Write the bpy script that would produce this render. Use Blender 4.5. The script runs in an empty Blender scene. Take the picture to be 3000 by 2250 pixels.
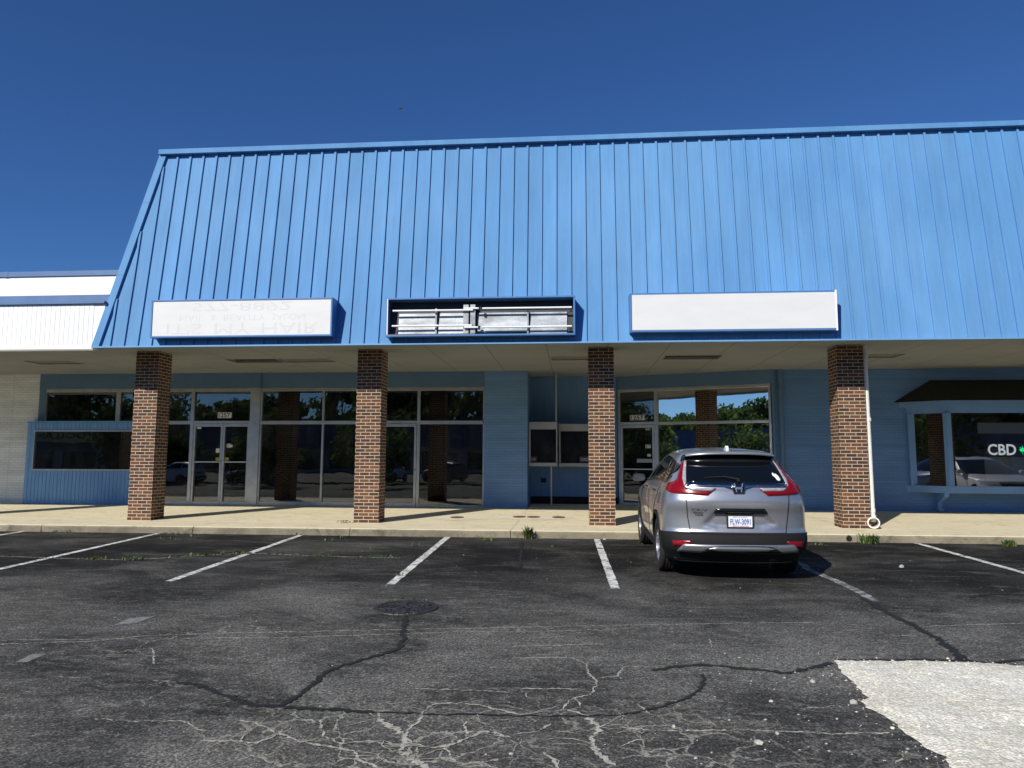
import bpy, bmesh, math, random
from mathutils import Vector, Matrix
from mathutils.geometry import delaunay_2d_cdt
from math import radians, sin, cos, pi, sqrt, atan2

random.seed(7)
scene = bpy.context.scene
COL = scene.collection

# ------------------------------------------------------------------ camera
cam_d = bpy.data.cameras.new("camera")
cam = bpy.data.objects.new("camera", cam_d)
COL.objects.link(cam)
YAW, PIT, ROLL, FPX, EYE = -0.0855, 0.1031, 0.0037, 2120.4, 1.2962
cam_d.sensor_width = 36.0
cam_d.lens = FPX / 3000 * 36
cam_d.clip_start, cam_d.clip_end = 0.1, 3000
fwd = Vector((sin(YAW) * cos(PIT), cos(YAW) * cos(PIT), sin(PIT)))
rgt = Vector((cos(YAW), -sin(YAW), 0))
up = rgt.cross(fwd)
r2 = rgt * cos(ROLL) + up * sin(ROLL)
u2 = up * cos(ROLL) - rgt * sin(ROLL)
cam.matrix_world = Matrix(((r2.x, u2.x, -fwd.x, 0), (r2.y, u2.y, -fwd.y, 0), (r2.z, u2.z, -fwd.z, EYE), (0, 0, 0, 1)))
scene.camera = cam

# ------------------------------------------------------------------ light
L = Vector((0.58, 1.0, -0.77)).normalized()      # the way the sunlight travels
SUN_EL = math.asin(-L.z)
SUN_AZ = atan2(-L.x, -L.y)
world = bpy.data.worlds.new("World")
scene.world = world
world.use_nodes = True
wn = world.node_tree
sky = wn.nodes.new("ShaderNodeTexSky")
sky.sky_type = 'NISHITA'
sky.sun_disc = False
sky.sun_elevation = SUN_EL
sky.sun_rotation = SUN_AZ
sky.altitude = 0
sky.air_density = 0.9
sky.dust_density = 0.2
sky.ozone_density = 3.0
bg = wn.nodes["Background"]
bg.inputs["Strength"].default_value = 0.06
deep = wn.nodes.new("ShaderNodeMix")      # a clear dry day: deeper blue than the model's default air
deep.data_type = 'RGBA'; deep.blend_type = 'MULTIPLY'
deep.inputs[0].default_value = 1.0
deep.inputs[7].default_value = (.56, .97, 1.55, 1)
wn.links.new(sky.outputs[0], deep.inputs[6])
wn.links.new(deep.outputs[2], bg.inputs["Color"])
sun_d = bpy.data.lights.new("sun", 'SUN')
sun_d.energy = 5.0
sun_d.angle = radians(0.53)
sun_d.color = (1.0, 0.95, 0.86)
sun = bpy.data.objects.new("sun", sun_d)
COL.objects.link(sun)
sun.location = (-20, -35, 40)
sun.rotation_euler = L.to_track_quat('-Z', 'Y').to_euler()
vs = scene.view_settings
vs.view_transform = 'Standard'
vs.look = 'None'
vs.exposure = 0.0
vs.gamma = 1.0

# ------------------------------------------------------------------ materials
class NT:
    def __init__(s, name):
        s.m = bpy.data.materials.new(name)
        s.m.use_nodes = True
        s.t = s.m.node_tree
        s.b = s.t.nodes["Principled BSDF"]
        s.out = s.t.nodes["Material Output"]
        s._co = None
    def n(s, typ, **kw):
        nd = s.t.nodes.new(typ)
        for k, v in kw.items():
            if k == 'i':
                for kk, vv in v.items():
                    if hasattr(vv, 'is_output'):
                        s.t.links.new(vv, nd.inputs[kk])
                    else:
                        nd.inputs[kk].default_value = vv
            else:
                setattr(nd, k, v)
        return nd
    def co(s, kind='Object'):
        if s._co is None:
            s._co = s.n("ShaderNodeTexCoord")
        return s._co.outputs[kind]
    def mapped(s, scale=(1, 1, 1), kind='Object', loc=(0, 0, 0), rot=(0, 0, 0)):
        return s.n("ShaderNodeMapping", i={0: s.co(kind), 1: loc, 2: rot, 3: scale}).outputs[0]
    def noise(s, vec, scale, detail=3, rough=.55, dist=0):
        return s.n("ShaderNodeTexNoise", i={'Vector': vec, 'Scale': scale, 'Detail': detail, 'Roughness': rough, 'Distortion': dist}).outputs[0]
    def ramp(s, v, a, b, lo=0., hi=1.):
        return s.n("ShaderNodeMapRange", i={0: v, 1: a, 2: b, 3: lo, 4: hi}).outputs[0]
    def math(s, op, a, b=0.):
        return s.n("ShaderNodeMath", operation=op, i={0: a, 1: b}).outputs[0]
    def mix(s, f, a, b, blend='MIX'):
        nd = s.n("ShaderNodeMix", data_type='RGBA', blend_type=blend)
        for k, v in ((0, f), (6, a), (7, b)):
            if hasattr(v, 'is_output'):
                s.t.links.new(v, nd.inputs[k])
            else:
                nd.inputs[k].default_value = v if k == 0 else (tuple(v) + (1,))[:4]
        return nd.outputs[2]
    def set(s, k, v):
        if hasattr(v, 'is_output'):
            s.t.links.new(v, s.b.inputs[k])
        else:
            if k == 'Base Color':
                v = tuple(v)[:3] + (1,)
            s.b.inputs[k].default_value = v
        return s
    def bump(s, h, strength=.3, dist=.01):
        bn = s.n("ShaderNodeBump", i={'Height': h, 'Strength': strength, 'Distance': dist})
        s.t.links.new(bn.outputs[0], s.b.inputs['Normal'])
        return s

def simple(name, base, rough=.55, metal=0., var=.12, vs_=3., stretch=(1, 1, 1), bump=0., bs=60., spec=.5, coat=0., fine=0.):
    t = NT(name)
    t.set('Roughness', rough).set('Metallic', metal).set('Specular IOR Level', spec)
    if coat:
        t.set('Coat Weight', coat).set('Coat Roughness', .03)
    if var:
        v = t.mapped(stretch)
        f = t.ramp(t.noise(v, vs_, 4, .6), .3, .7, 1 - var, 1 + var)
        if fine:
            f = t.math('MULTIPLY', f, t.ramp(t.noise(v, vs_ * 14, 2, .6), .3, .7, 1 - fine, 1 + fine))
        c = t.n("ShaderNodeVectorMath", operation='SCALE', i={0: base, 'Scale': f}).outputs[0]
        t.set('Base Color', c)
    else:
        t.set('Base Color', base)
    if bump:
        t.bump(t.noise(t.mapped(), bs, 3, .6), bump, .004)
    return t.m

MT = {}
MT['roof'] = simple('painted_blue_metal', (.118, .285, .53), .68, 0, .09, 1.3, (1, 1, .25), .08, 25, fine=.05, spec=.2)
def roofmat():
    t = NT('painted_blue_metal')
    sp = t.n("ShaderNodeSeparateXYZ", i={0: t.co()})
    idx = t.math('FLOOR', t.math('DIVIDE', t.math('ADD', sp.outputs[0], 9.23 + 40 * .2868), .2868))
    pr = t.n("ShaderNodeTexWhiteNoise", noise_dimensions='1D', i={'W': idx}).outputs[0]
    f = t.math('MULTIPLY', t.ramp(pr, 0, 1, .955, 1.045), t.ramp(t.noise(t.mapped((1.2, 1, .22)), 1.6, 5, .62), .3, .7, .90, 1.10))
    f = t.math('MULTIPLY', f, t.ramp(t.noise(t.mapped((9, 1, .35)), 2.2, 3, .6), .3, .75, 1.03, .94))
    fade = t.mix(t.ramp(t.noise(t.mapped((.5, 1, .4)), .9, 4, .6), .45, .72, 0, .6), (.108, .278, .53), (.150, .320, .555))
    chip = t.math('GREATER_THAN', t.noise(t.mapped((5, 5, 2.2)), 3.0, 4, .7), .735)
    c = t.n("ShaderNodeVectorMath", operation='SCALE', i={0: fade, 'Scale': f}).outputs[0]
    c = t.mix(t.math('MULTIPLY', chip, .35), c, (.38, .46, .55))
    t.set('Base Color', c).set('Roughness', .66).set('Specular IOR Level', .2)
    t.bump(t.noise(t.mapped((1.5, 1, .8)), 2.2, 3, .5), .12, .02)
    return t.m
MT['roof'] = roofmat()
MT['rooftrim'] = simple('painted_blue_trim', (.15, .33, .56), .45, 0, .08, 2.)
MT['signblue'] = simple('sign_cabinet_blue', (.07, .19, .42), .4, 0, .1, 3.)
MT['darkblue'] = simple('dark_blue_flashing', (.075, .16, .33), .5, 0, .12, 2.)
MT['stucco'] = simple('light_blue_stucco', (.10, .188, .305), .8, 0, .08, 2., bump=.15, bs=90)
MT['bayblue'] = simple('bay_blue_paint', (.16, .30, .53), .6, 0, .08, 2.)
MT['woodblue'] = simple('light_blue_boards', (.155, .34, .63), .65, 0, .10, 3., (6, 1, .6))
MT['alu'] = simple('weathered_aluminium', (.50, .51, .49), .38, .75, .12, 4., fine=.08)
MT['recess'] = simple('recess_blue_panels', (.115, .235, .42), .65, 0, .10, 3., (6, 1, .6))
MT['alupaint'] = simple('white_painted_metal', (.36, .375, .38), .5, .1, .1, 4.)
MT['white'] = simple('white_siding', (.85, .86, .87), .5, 0, .05, 1.5)
MT['pvc'] = simple('white_pvc_pipe', (.80, .79, .74), .4, 0, .06, 5.)
MT['black'] = simple('black_void', (.006, .006, .007), .8, 0, 0)
MT['darkmetal'] = simple('dark_cast_iron', (.045, .045, .048), .55, .4, .3, 12, bump=.5, bs=40)
MT['rust'] = simple('rusty_plate', (.16, .075, .035), .8, .2, .4, 14, bump=.4, bs=60)
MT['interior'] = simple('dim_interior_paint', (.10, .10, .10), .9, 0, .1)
MT['tan'] = simple('tan_partition', (.34, .26, .20), .9, 0, .1)
MT['shingle'] = simple('dark_shingles', (.030, .030, .022), .9, 0, .3, 20, bump=.4, bs=40)
MT['greyboard'] = simple('grey_notice_board', (.42, .46, .45), .7, 0, .05)
MT['paper'] = simple('paper_notice', (.75, .75, .75), .8, 0, .05)
MT['yellow'] = simple('yellow_sticker', (.65, .48, .03), .6, 0, .1)
MT['ink'] = simple('black_print', (.012, .012, .013), .7, 0, 0)
MT['tube'] = simple('white_lamp_tube', (.85, .86, .85), .25, 0, .05)
MT['galv'] = simple('galvanised_sheet', (.32, .345, .37), .5, .35, .4, 2.2, (1, 1, 3), fine=.2)
MT['cabinet'] = simple('dark_cabinet_inside', (.035, .04, .05), .6, .2, .3, 3)
def tarmat():
    t = NT('crack_sealant')
    p = t.mapped()
    n = t.noise(p, 55, 4, .75)
    t.set('Base Color', t.mix(n, (.012, .012, .012), (.034, .033, .032))).set('Roughness', .7).set('Specular IOR Level', .3)
    t.set('Alpha', t.ramp(n, .34, .42, 0, 1)); t.bump(n, .4, .006)
    return t.m
MT['tar'] = tarmat()
def dustmat():
    t = NT('dusty_crack')
    p = t.mapped()
    n = t.math('ADD', t.math('MULTIPLY', t.noise(p, 42, 4, .75), .65), t.math('MULTIPLY', t.noise(p, 9, 2), .35))
    t.set('Base Color', t.mix(t.ramp(n, .4, .65), (.30, .285, .235), (.56, .54, .46))).set('Roughness', .95)
    t.set('Alpha', t.ramp(n, .39, .47, 0, 1))
    t.bump(n, .4, .006)
    return t.m
MT['dust'] = dustmat()
MT['bayframe'] = simple('dim_light_lens', (.17, .17, .15), .7, 0, .05)
MT['stone'] = simple('pale_stone', (.42, .41, .37), .9, 0, .25, 30)
MT['weed'] = simple('weed_leaf', (.065, .10, .020), .6, 0, .35, 30)
MT['deadleaf'] = simple('dead_leaf', (.20, .10, .04), .8, 0, .4, 40)
MT['bird'] = simple('dark_feather', (.02, .02, .025), .8, 0, 0)
MT['bark'] = simple('bark', (.10, .075, .05), .9, 0, .3, 6, (1, 1, .3), .6, 12)
def led(name, c, e):
    t = NT(name); t.set('Base Color', c).set('Emission Color', tuple(c) + (1,)).set('Emission Strength', e)
    return t.m
MT['ledwhite'] = led('lit_white_beads', (.85, .87, .90), 1.1)
MT['green'] = led('lit_green_leaf', (.03, .80, .33), 1.2)
MT['board'] = simple('dark_sign_board', (.03, .03, .03), .5, 0, 0)

def leafmat(name, a, b):
    t = NT(name)
    f = t.ramp(t.noise(t.mapped(), 1.1, 3, .6), .35, .65)
    tl = t.n("ShaderNodeBsdfTranslucent", i={'Color': t.mix(f, [q * 1.6 for q in a], [q * 1.7 for q in b])})
    mx = t.n("ShaderNodeMixShader", i={0: .42, 1: t.b.outputs[0], 2: tl.outputs[0]})
    t.t.links.new(mx.outputs[0], t.out.inputs[0])
    t.set('Base Color', t.mix(f, a, b)).set('Roughness', .8).set('Specular IOR Level', .12)
    return t.m
MT['leaf1'] = leafmat('foliage_mid', (.035, .075, .018), (.10, .15, .03))
MT['leaf2'] = leafmat('foliage_dark', (.025, .055, .018), (.06, .10, .028))

def brickmat():
    t = NT('red_brown_brick')
    uv = t.co('UV')
    br = t.n("ShaderNodeTexBrick", offset=.5, squash=1., i={'Vector': uv, 'Color1': (1, 1, 1, 1), 'Color2': (0, 0, 0, 1), 'Mortar': (.5, .5, .5, 1),
             'Scale': 1., 'Mortar Size': .0052, 'Mortar Smooth': .15, 'Bias': 0., 'Brick Width': .2032, 'Row Height': .0677})
    # per-brick tint: the brick colour output is a random grey per brick
    c1 = t.mix(t.ramp(br.outputs[0], .0, .55), (.046, .023, .014), (.130, .050, .020))
    c2 = t.mix(t.ramp(br.outputs[0], .55, 1.), c1, (.20, .083, .030))
    st = t.noise(t.n("ShaderNodeMapping", i={0: uv, 3: (1, 1, 1)}).outputs[0], 38, 3, .6)
    c3 = t.mix(t.ramp(st, .42, .7, 0, .75), c2, (.035, .022, .017))
    mort = t.mix(t.noise(t.mapped(), 9, 3), (.50, .42, .31), (.70, .60, .46))
    t.set('Base Color', t.mix(br.outputs[1], c3, mort)).set('Roughness', .85)
    h = t.math('ADD', t.ramp(br.outputs[1], 0, 1, 1, 0), t.math('MULTIPLY', st, .25))
    t.bump(h, .6, .006)
    return t.m
MT['brick'] = brickmat()

def paintbrick(name, base, amt=.5, weather=.12):
    t = NT(name)
    uv = t.co('UV')
    br = t.n("ShaderNodeTexBrick", offset=.5, i={'Vector': uv, 'Scale': 1., 'Mortar Size': .006, 'Mortar Smooth': .5, 'Bias': 0., 'Brick Width': .2032, 'Row Height': .0677})
    f = t.ramp(t.noise(t.mapped((.6, .6, 2.5)), 1.6, 4, .6), .3, .7, 1 - weather, 1 + weather)
    f = t.math('MULTIPLY', f, t.ramp(br.outputs[1], 0, 1, 1, .80))
    # some courses stand out darker, as in old painted brickwork
    row = t.n("ShaderNodeTexNoise", noise_dimensions='1D', i={'W': t.math('FLOOR', t.math('DIVIDE', t.n("ShaderNodeSeparateXYZ", i={0: uv}).outputs[1], .0677)), 'Scale': 7.3}).outputs[0]
    f = t.math('MULTIPLY', f, t.ramp(row, .3, .7, .93, 1.05))
    t.set('Base Color', t.n("ShaderNodeVectorMath", operation='SCALE', i={0: base, 'Scale': f}).outputs[0]).set('Roughness', .6)
    t.bump(t.math('ADD', t.ramp(br.outputs[1], 0, 1, 1, 0), t.math('MULTIPLY', t.noise(t.mapped(), 50), .3)), amt, .006)
    return t.m
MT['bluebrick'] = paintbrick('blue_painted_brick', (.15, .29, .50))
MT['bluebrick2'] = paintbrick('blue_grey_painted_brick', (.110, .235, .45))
MT['whitebrick'] = paintbrick('white_painted_brick', (.68, .72, .735), .6, .14)

def glassmat(name, tint, f0=1.5, opaque=None, boost=1.0):
    t = NT(name)
    nd = t.t.nodes
    g = t.n("ShaderNodeBsdfGlossy", i={'Color': (1, 1, 1, 1), 'Roughness': .0})
    fr = t.n("ShaderNodeFresnel", i={'IOR': f0})
    # old plate glass is very slightly wavy
    bn = t.n("ShaderNodeBump", i={'Height': t.noise(t.mapped(), 1.3, 2), 'Strength': .05, 'Distance': .02})
    t.t.links.new(bn.outputs[0], g.inputs['Normal'])
    if opaque:
        tr = t.n("ShaderNodeBsdfDiffuse", i={'Color': tuple(opaque) + (1,)})
    else:
        tr = t.n("ShaderNodeBsdfTransparent", i={'Color': tuple(tint) + (1,)})
    mx = t.n("ShaderNodeMixShader", i={0: t.math('MULTIPLY', fr.outputs[0], t.math('SUBTRACT', 1., t.n('ShaderNodeNewGeometry').outputs['Backfacing'])), 1: tr.outputs[0], 2: g.outputs[0]})
    du = t.n("ShaderNodeBsdfDiffuse", i={'Color': (.62, .62, .60, 1)})
    smear = t.math('MULTIPLY', t.noise(t.mapped((1.6, 1.6, .7)), 2.4, 5, .65, .8), t.ramp(t.noise(t.mapped((1, 1, 1)), .8, 2), .3, .7, .5, 1.2))
    m2 = t.n("ShaderNodeMixShader", i={0: t.ramp(smear, .25, .75, .0, .034), 1: mx.outputs[0], 2: du.outputs[0]})
    t.t.links.new(m2.outputs[0], t.out.inputs[0])
    return t.m
MT['glass'] = glassmat('shop_window_glass', (.50, .53, .56), 2.05)
MT['bayglass'] = glassmat('bay_window_glass', (.70, .72, .73), 2.7)
MT['filmglass'] = glassmat('mirror_film_glass', (.22, .30, .30), 7.0)
MT['darkglass'] = glassmat('dark_window_glass', (.2, .2, .2), 1.5, (.012, .013, .017))

def soffitmat():
    t = NT('cream_soffit_boards')
    sp = t.n("ShaderNodeSeparateXYZ", i={0: t.co()})
    def line(v, per, off, w):
        fr = t.math('FRACT', t.math('DIVIDE', t.math('ADD', v, off), per))
        return t.math('LESS_THAN', t.math('ABSOLUTE', t.math('SUBTRACT', fr, .5)), w / per / 2)
    l1 = line(sp.outputs[0], 1.2192, 1.76 + .6096 + 50 * 1.2192, .022)
    l2 = line(sp.outputs[1], .6096, -15.83 + .3048 + 30 * .6096, .010)
    lf = t.math('MAXIMUM', t.math('MULTIPLY', l1, .7), t.math('MULTIPLY', l2, .22))
    v = t.ramp(t.noise(t.mapped(), 1.2, 4), .3, .7)
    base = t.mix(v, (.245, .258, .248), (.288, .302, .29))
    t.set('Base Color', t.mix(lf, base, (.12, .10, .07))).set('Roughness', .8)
    return t.m
MT['soffit'] = soffitmat()

def asphalt():
    t = NT('worn_asphalt')
    p = t.mapped()
    sp = t.n("ShaderNodeSeparateXYZ", i={0: p})
    X, Y = sp.outputs[0], sp.outputs[1]
    big = t.noise(t.mapped((.55, .9, 1)), .55, 5, .62, .6)
    mid = t.noise(t.mapped((.5, 1.3, 1)), 2.2, 4, .65, .4)
    # the drive lane is worn paler than the stalls, which were sealed
    k = t.ramp(t.math('ADD', Y, t.ramp(mid, .3, .7, -1.2, 1.2)), 6.8, 10.0, 1, .0)
    w = t.math('ADD', t.ramp(big, .40, .66, -.12, .55), t.ramp(mid, .47, .64, -.04, .42))
    w = t.math('ADD', t.math('MULTIPLY', w, t.ramp(k, 0, 1, .40, 1)), t.math('MULTIPLY', k, .36))
    base = t.mix(t.ramp(w, .0, 1.15), (.0115, .0114, .0115), (.128, .123, .110))
    # bands of dust swept along the lane
    st = t.noise(t.mapped((.8, 3.4, 1), rot=(0, 0, .12)), 1.4, 5, .65, .8)
    base = t.mix(t.ramp(st, .56, .72, 0, .5), base, (.17, .165, .15))
    # soft pale areas where dust has settled
    df = t.noise(t.mapped((.75, 1.0, 1), loc=(3.7, 1.2, 0)), .62, 5, .6, .7)
    base = t.mix(t.math('MULTIPLY', t.ramp(df, .47, .66, 0, .8), t.ramp(k, 0, 1, .35, 1)), base, (.178, .172, .155))
    # clumps where the binder has worn off the stone
    cl = t.noise(t.mapped((.8, 1.5, 1)), 7.5, 5, .72, .5)
    clm = t.math('MULTIPLY', t.ramp(cl, .50, .62), t.ramp(t.math('ADD', t.math('MULTIPLY', big, .6), t.math('MULTIPLY', k, .28)), .34, .56, .0, .6))
    base = t.mix(clm, base, (.165, .160, .145))
    # stone grain: every chip has its own tone
    g1 = t.noise(p, 48, 4, .75)
    vo = t.n("ShaderNodeTexVoronoi", i={'Vector': p, 'Scale': 95})
    chip = t.n("ShaderNodeSeparateXYZ", i={0: vo.outputs[1]}).outputs[0]
    chip = t.math('POWER', chip, 2.2)
    grain = t.math('MULTIPLY', t.ramp(g1, .36, .64, .50, 1.45), t.ramp(chip, 0, 1, .62, 2.0))
    base = t.n("ShaderNodeVectorMath", operation='SCALE', i={0: base, 'Scale': grain}).outputs[0]
    spk = t.math('MULTIPLY', t.math('LESS_THAN', vo.outputs[0], .30), t.math('GREATER_THAN', chip, .90))
    base = t.mix(t.math('MULTIPLY', spk, .6), base, (.40, .39, .35))
    # a net of fine dusty cracks where the surface is breaking up
    dv = t.n("ShaderNodeVectorMath", operation='ADD', i={0: p, 1: t.n("ShaderNodeVectorMath", operation='SCALE', i={0: t.n("ShaderNodeTexNoise", i={'Vector': p, 'Scale': 4.5, 'Detail': 4}).outputs[1], 'Scale': .32}).outputs[0]}).outputs[0]
    def net(sc, wd, msk):
        ve = t.n("ShaderNodeTexVoronoi", feature='DISTANCE_TO_EDGE', i={'Vector': dv, 'Scale': sc})
        return t.math('MULTIPLY', t.ramp(ve.outputs[0], wd * .35, wd, 1, 0), msk)
    m1 = t.math('MULTIPLY', t.ramp(Y, 4.5, 5.1, 1, 0), t.ramp(t.noise(p, 1.3, 3), .30, .46))
    m1 = t.math('MULTIPLY', t.math('MULTIPLY', m1, t.ramp(X, -2.6, -1.6, 0, 1)), t.ramp(X, .6, 1.3, 1, .22))
    m2 = t.math('MULTIPLY', t.ramp(Y, 6.5, 8, 1, 0), t.ramp(t.noise(p, .55, 3), .52, .62))
    cr = t.math('MAXIMUM', net(3.4, .040, m1), t.math('MULTIPLY', net(2.1, .018, m2), .7))
    cr = t.math('MULTIPLY', cr, t.ramp(g1, .36, .54, .1, 1))
    base = t.mix(t.math('MULTIPLY', cr, .95), base, (.40, .38, .32))
    t.set('Base Color', base).set('Roughness', t.ramp(g1, .3, .7, 1., .85)).set('Specular IOR Level', .15)
    t.bump(t.math('SUBTRACT', t.math('ADD', g1, t.math('MULTIPLY', chip, .5)), t.math('MULTIPLY', cr, 1.2)), .6, .008)
    return t.m
MT['asphalt'] = asphalt()

def concrete(name, a, b, rough_scale=1.0):
    t = NT(name)
    p = t.mapped()
    f = t.ramp(t.noise(t.mapped((.7, 1.4, 1)), 1.1, 5, .65, .5), .3, .72)
    c = t.mix(f, a, b)
    sm = t.noise(t.mapped((1, 2.2, 1)), 3.1, 4, .7, 1)
    c = t.mix(t.ramp(sm, .54, .72, 0, .8), c, (a[0] * .55, a[1] * .55, a[2] * .55))
    c = t.mix(t.ramp(t.noise(t.mapped((.5, 1.6, 1)), 5.5, 5, .7, 1.5), .60, .72, 0, .45), c, (a[0] * .32, a[1] * .30, a[2] * .28))
    g = t.noise(p, 90 * rough_scale, 3, .7)
    c = t.n("ShaderNodeVectorMath", operation='SCALE', i={0: c, 'Scale': t.ramp(g, .3, .7, .86, 1.13)}).outputs[0]
    t.set('Base Color', c).set('Roughness', .85)
    t.bump(g, .35, .005)
    return t.m
MT['concrete'] = concrete('sidewalk_concrete', (.67, .59, .40), (.78, .70, .49))
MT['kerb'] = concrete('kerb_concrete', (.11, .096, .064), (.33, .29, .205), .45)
MT['patchc'] = concrete('patch_concrete', (.66, .61, .46), (.74, .69, .54))
def gravelmat():
    t = NT('pale_gravel')
    p = t.mapped()
    vo = t.n("ShaderNodeTexVoronoi", i={'Vector': p, 'Scale': 58, 'Randomness': 1})
    vo2 = t.n("ShaderNodeTexVoronoi", i={'Vector': p, 'Scale': 130})
    big = t.noise(p, 2.2, 4, .6)
    c = t.mix(t.ramp(big, .35, .65), (.84, .785, .635), (.98, .935, .80))
    tint = t.n("ShaderNodeSeparateXYZ", i={0: vo.outputs[1]}).outputs[0]
    f = t.math('MULTIPLY', t.ramp(tint, 0, 1, .82, 1.1), t.ramp(vo.outputs[0], .35, .75, 1.04, .74))  # gaps between stones darkened in the colour, standing in for small shadows
    f = t.math('MULTIPLY', f, t.ramp(t.noise(p, 30, 4, .7), .3, .7, .78, 1.15))
    t.set('Base Color', t.n("ShaderNodeVectorMath", operation='SCALE', i={0: c, 'Scale': f}).outputs[0]).set('Roughness', .95)
    h = t.math('ADD', t.ramp(vo.outputs[0], 0, .7, 1, 0), t.math('MULTIPLY', t.ramp(vo2.outputs[0], 0, .7, 1, 0), .5))
    t.bump(h, .6, .010)
    return t.m
MT['gravel'] = gravelmat()

def linepaint(name, thr):
    t = NT(name)
    p = t.mapped()
    w = t.math('ADD', t.math('MULTIPLY', t.noise(p, 9, 4, .7), .7), t.math('MULTIPLY', t.noise(p, 70, 3, .7), .45))
    f = t.ramp(w, thr, thr + .13)
    c = t.mix(f, (.72, .71, .67), (.10, .10, .10))
    t.set('Base Color', c).set('Roughness', .8)
    t.bump(t.noise(p, 80, 3), .4, .005)
    return t.m
MT['line'] = linepaint('worn_white_line_paint', .545)
MT['wornline'] = linepaint('badly_worn_line_paint', .44)
MT['fadedline'] = simple('faded_line_paint', (.19, .188, .18), .9, 0, .45, 22, fine=.4)

def carpaint(name, c, metal=.75, rough=.34):
    t = NT(name)
    t.set('Base Color', c).set('Metallic', metal).set('Roughness', rough).set('Coat Weight', .8).set('Coat Roughness', .04)
    return t.m
MT['silver'] = carpaint('silver_car_paint', (.44, .455, .485), .78, .34)
MT['carwhite'] = carpaint('white_car_paint', (.75, .75, .74), 0, .4)
MT['carnavy'] = carpaint('dark_blue_car_paint', (.02, .03, .07), .3)
MT['carblack'] = carpaint('black_car_paint', (.01, .01, .012), .2)
MT['carred'] = carpaint('maroon_car_paint', (.16, .02, .02), .3)
MT['carglass'] = simple('tinted_car_glass', (.004, .005, .006), .02, 0, 0, spec=.6)
MT['blackplastic'] = simple('black_bumper_plastic', (.010, .010, .011), .7, 0, .1, 30, spec=.25)
MT['glossblack'] = simple('gloss_black_trim', (.008, .008, .009), .15, 0, 0)
MT['chrome'] = simple('chrome', (.75, .76, .78), .08, 1, 0)
MT['darkchrome'] = simple('dark_chrome', (.42, .42, .43), .16, 1, 0)
MT['skid'] = simple('satin_silver_plastic', (.42, .43, .45), .32, .8, 0)
MT['redlamp'] = simple('red_lamp_lens', (.20, .002, .004), .18, 0, 0, spec=.5)
MT['darkred'] = simple('red_reflector', (.22, .005, .01), .2, 0, .2, 60)
MT['clearlamp'] = simple('clear_lamp_lens', (.62, .62, .64), .15, .5, .2, 30)
MT['tyre'] = simple('tyre_rubber', (.016, .016, .017), .75, 0, .2, 20)
MT['rim'] = simple('machined_alloy', (.55, .56, .58), .25, .9, 0)
MT['plate'] = simple('plate_white', (.78, .80, .83), .5, 0, .03)
MT['plateblue'] = simple('plate_blue_ink', (.03, .08, .40), .5, 0, 0)
MT['platered'] = simple('plate_red_ink', (.45, .03, .06), .5, 0, 0)
MT['stickerw'] = simple('white_decal', (.85, .85, .85), .5, 0, 0)
MT['oppblue'] = simple('opposite_blue_wall', (.05, .075, .15), .6, 0, .1)
MT['oppwhite'] = simple('opposite_pale_wall', (.32, .33, .36), .6, 0, .1)
MT['signyellow'] = simple('yellow_sign_face', (.75, .68, .22), .5, 0, .05)
MT['grass'] = leafmat('verge_grass', (.05, .09, .02), (.10, .13, .035))

def ghostsign():
    t = NT('white_sign_face')
    f = t.ramp(t.noise(t.mapped((.6, 1, 2)), 2.2, 4, .6), .35, .75)
    t.set('Base Color', t.mix(f, (.72, .72, .715), (.665, .67, .665))).set('Roughness', .4)
    return t.m
MT['signwhite'] = ghostsign()
MT['ghost'] = simple('faded_lettering', (.625, .63, .64), .45, 0, .04, 6)

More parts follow.
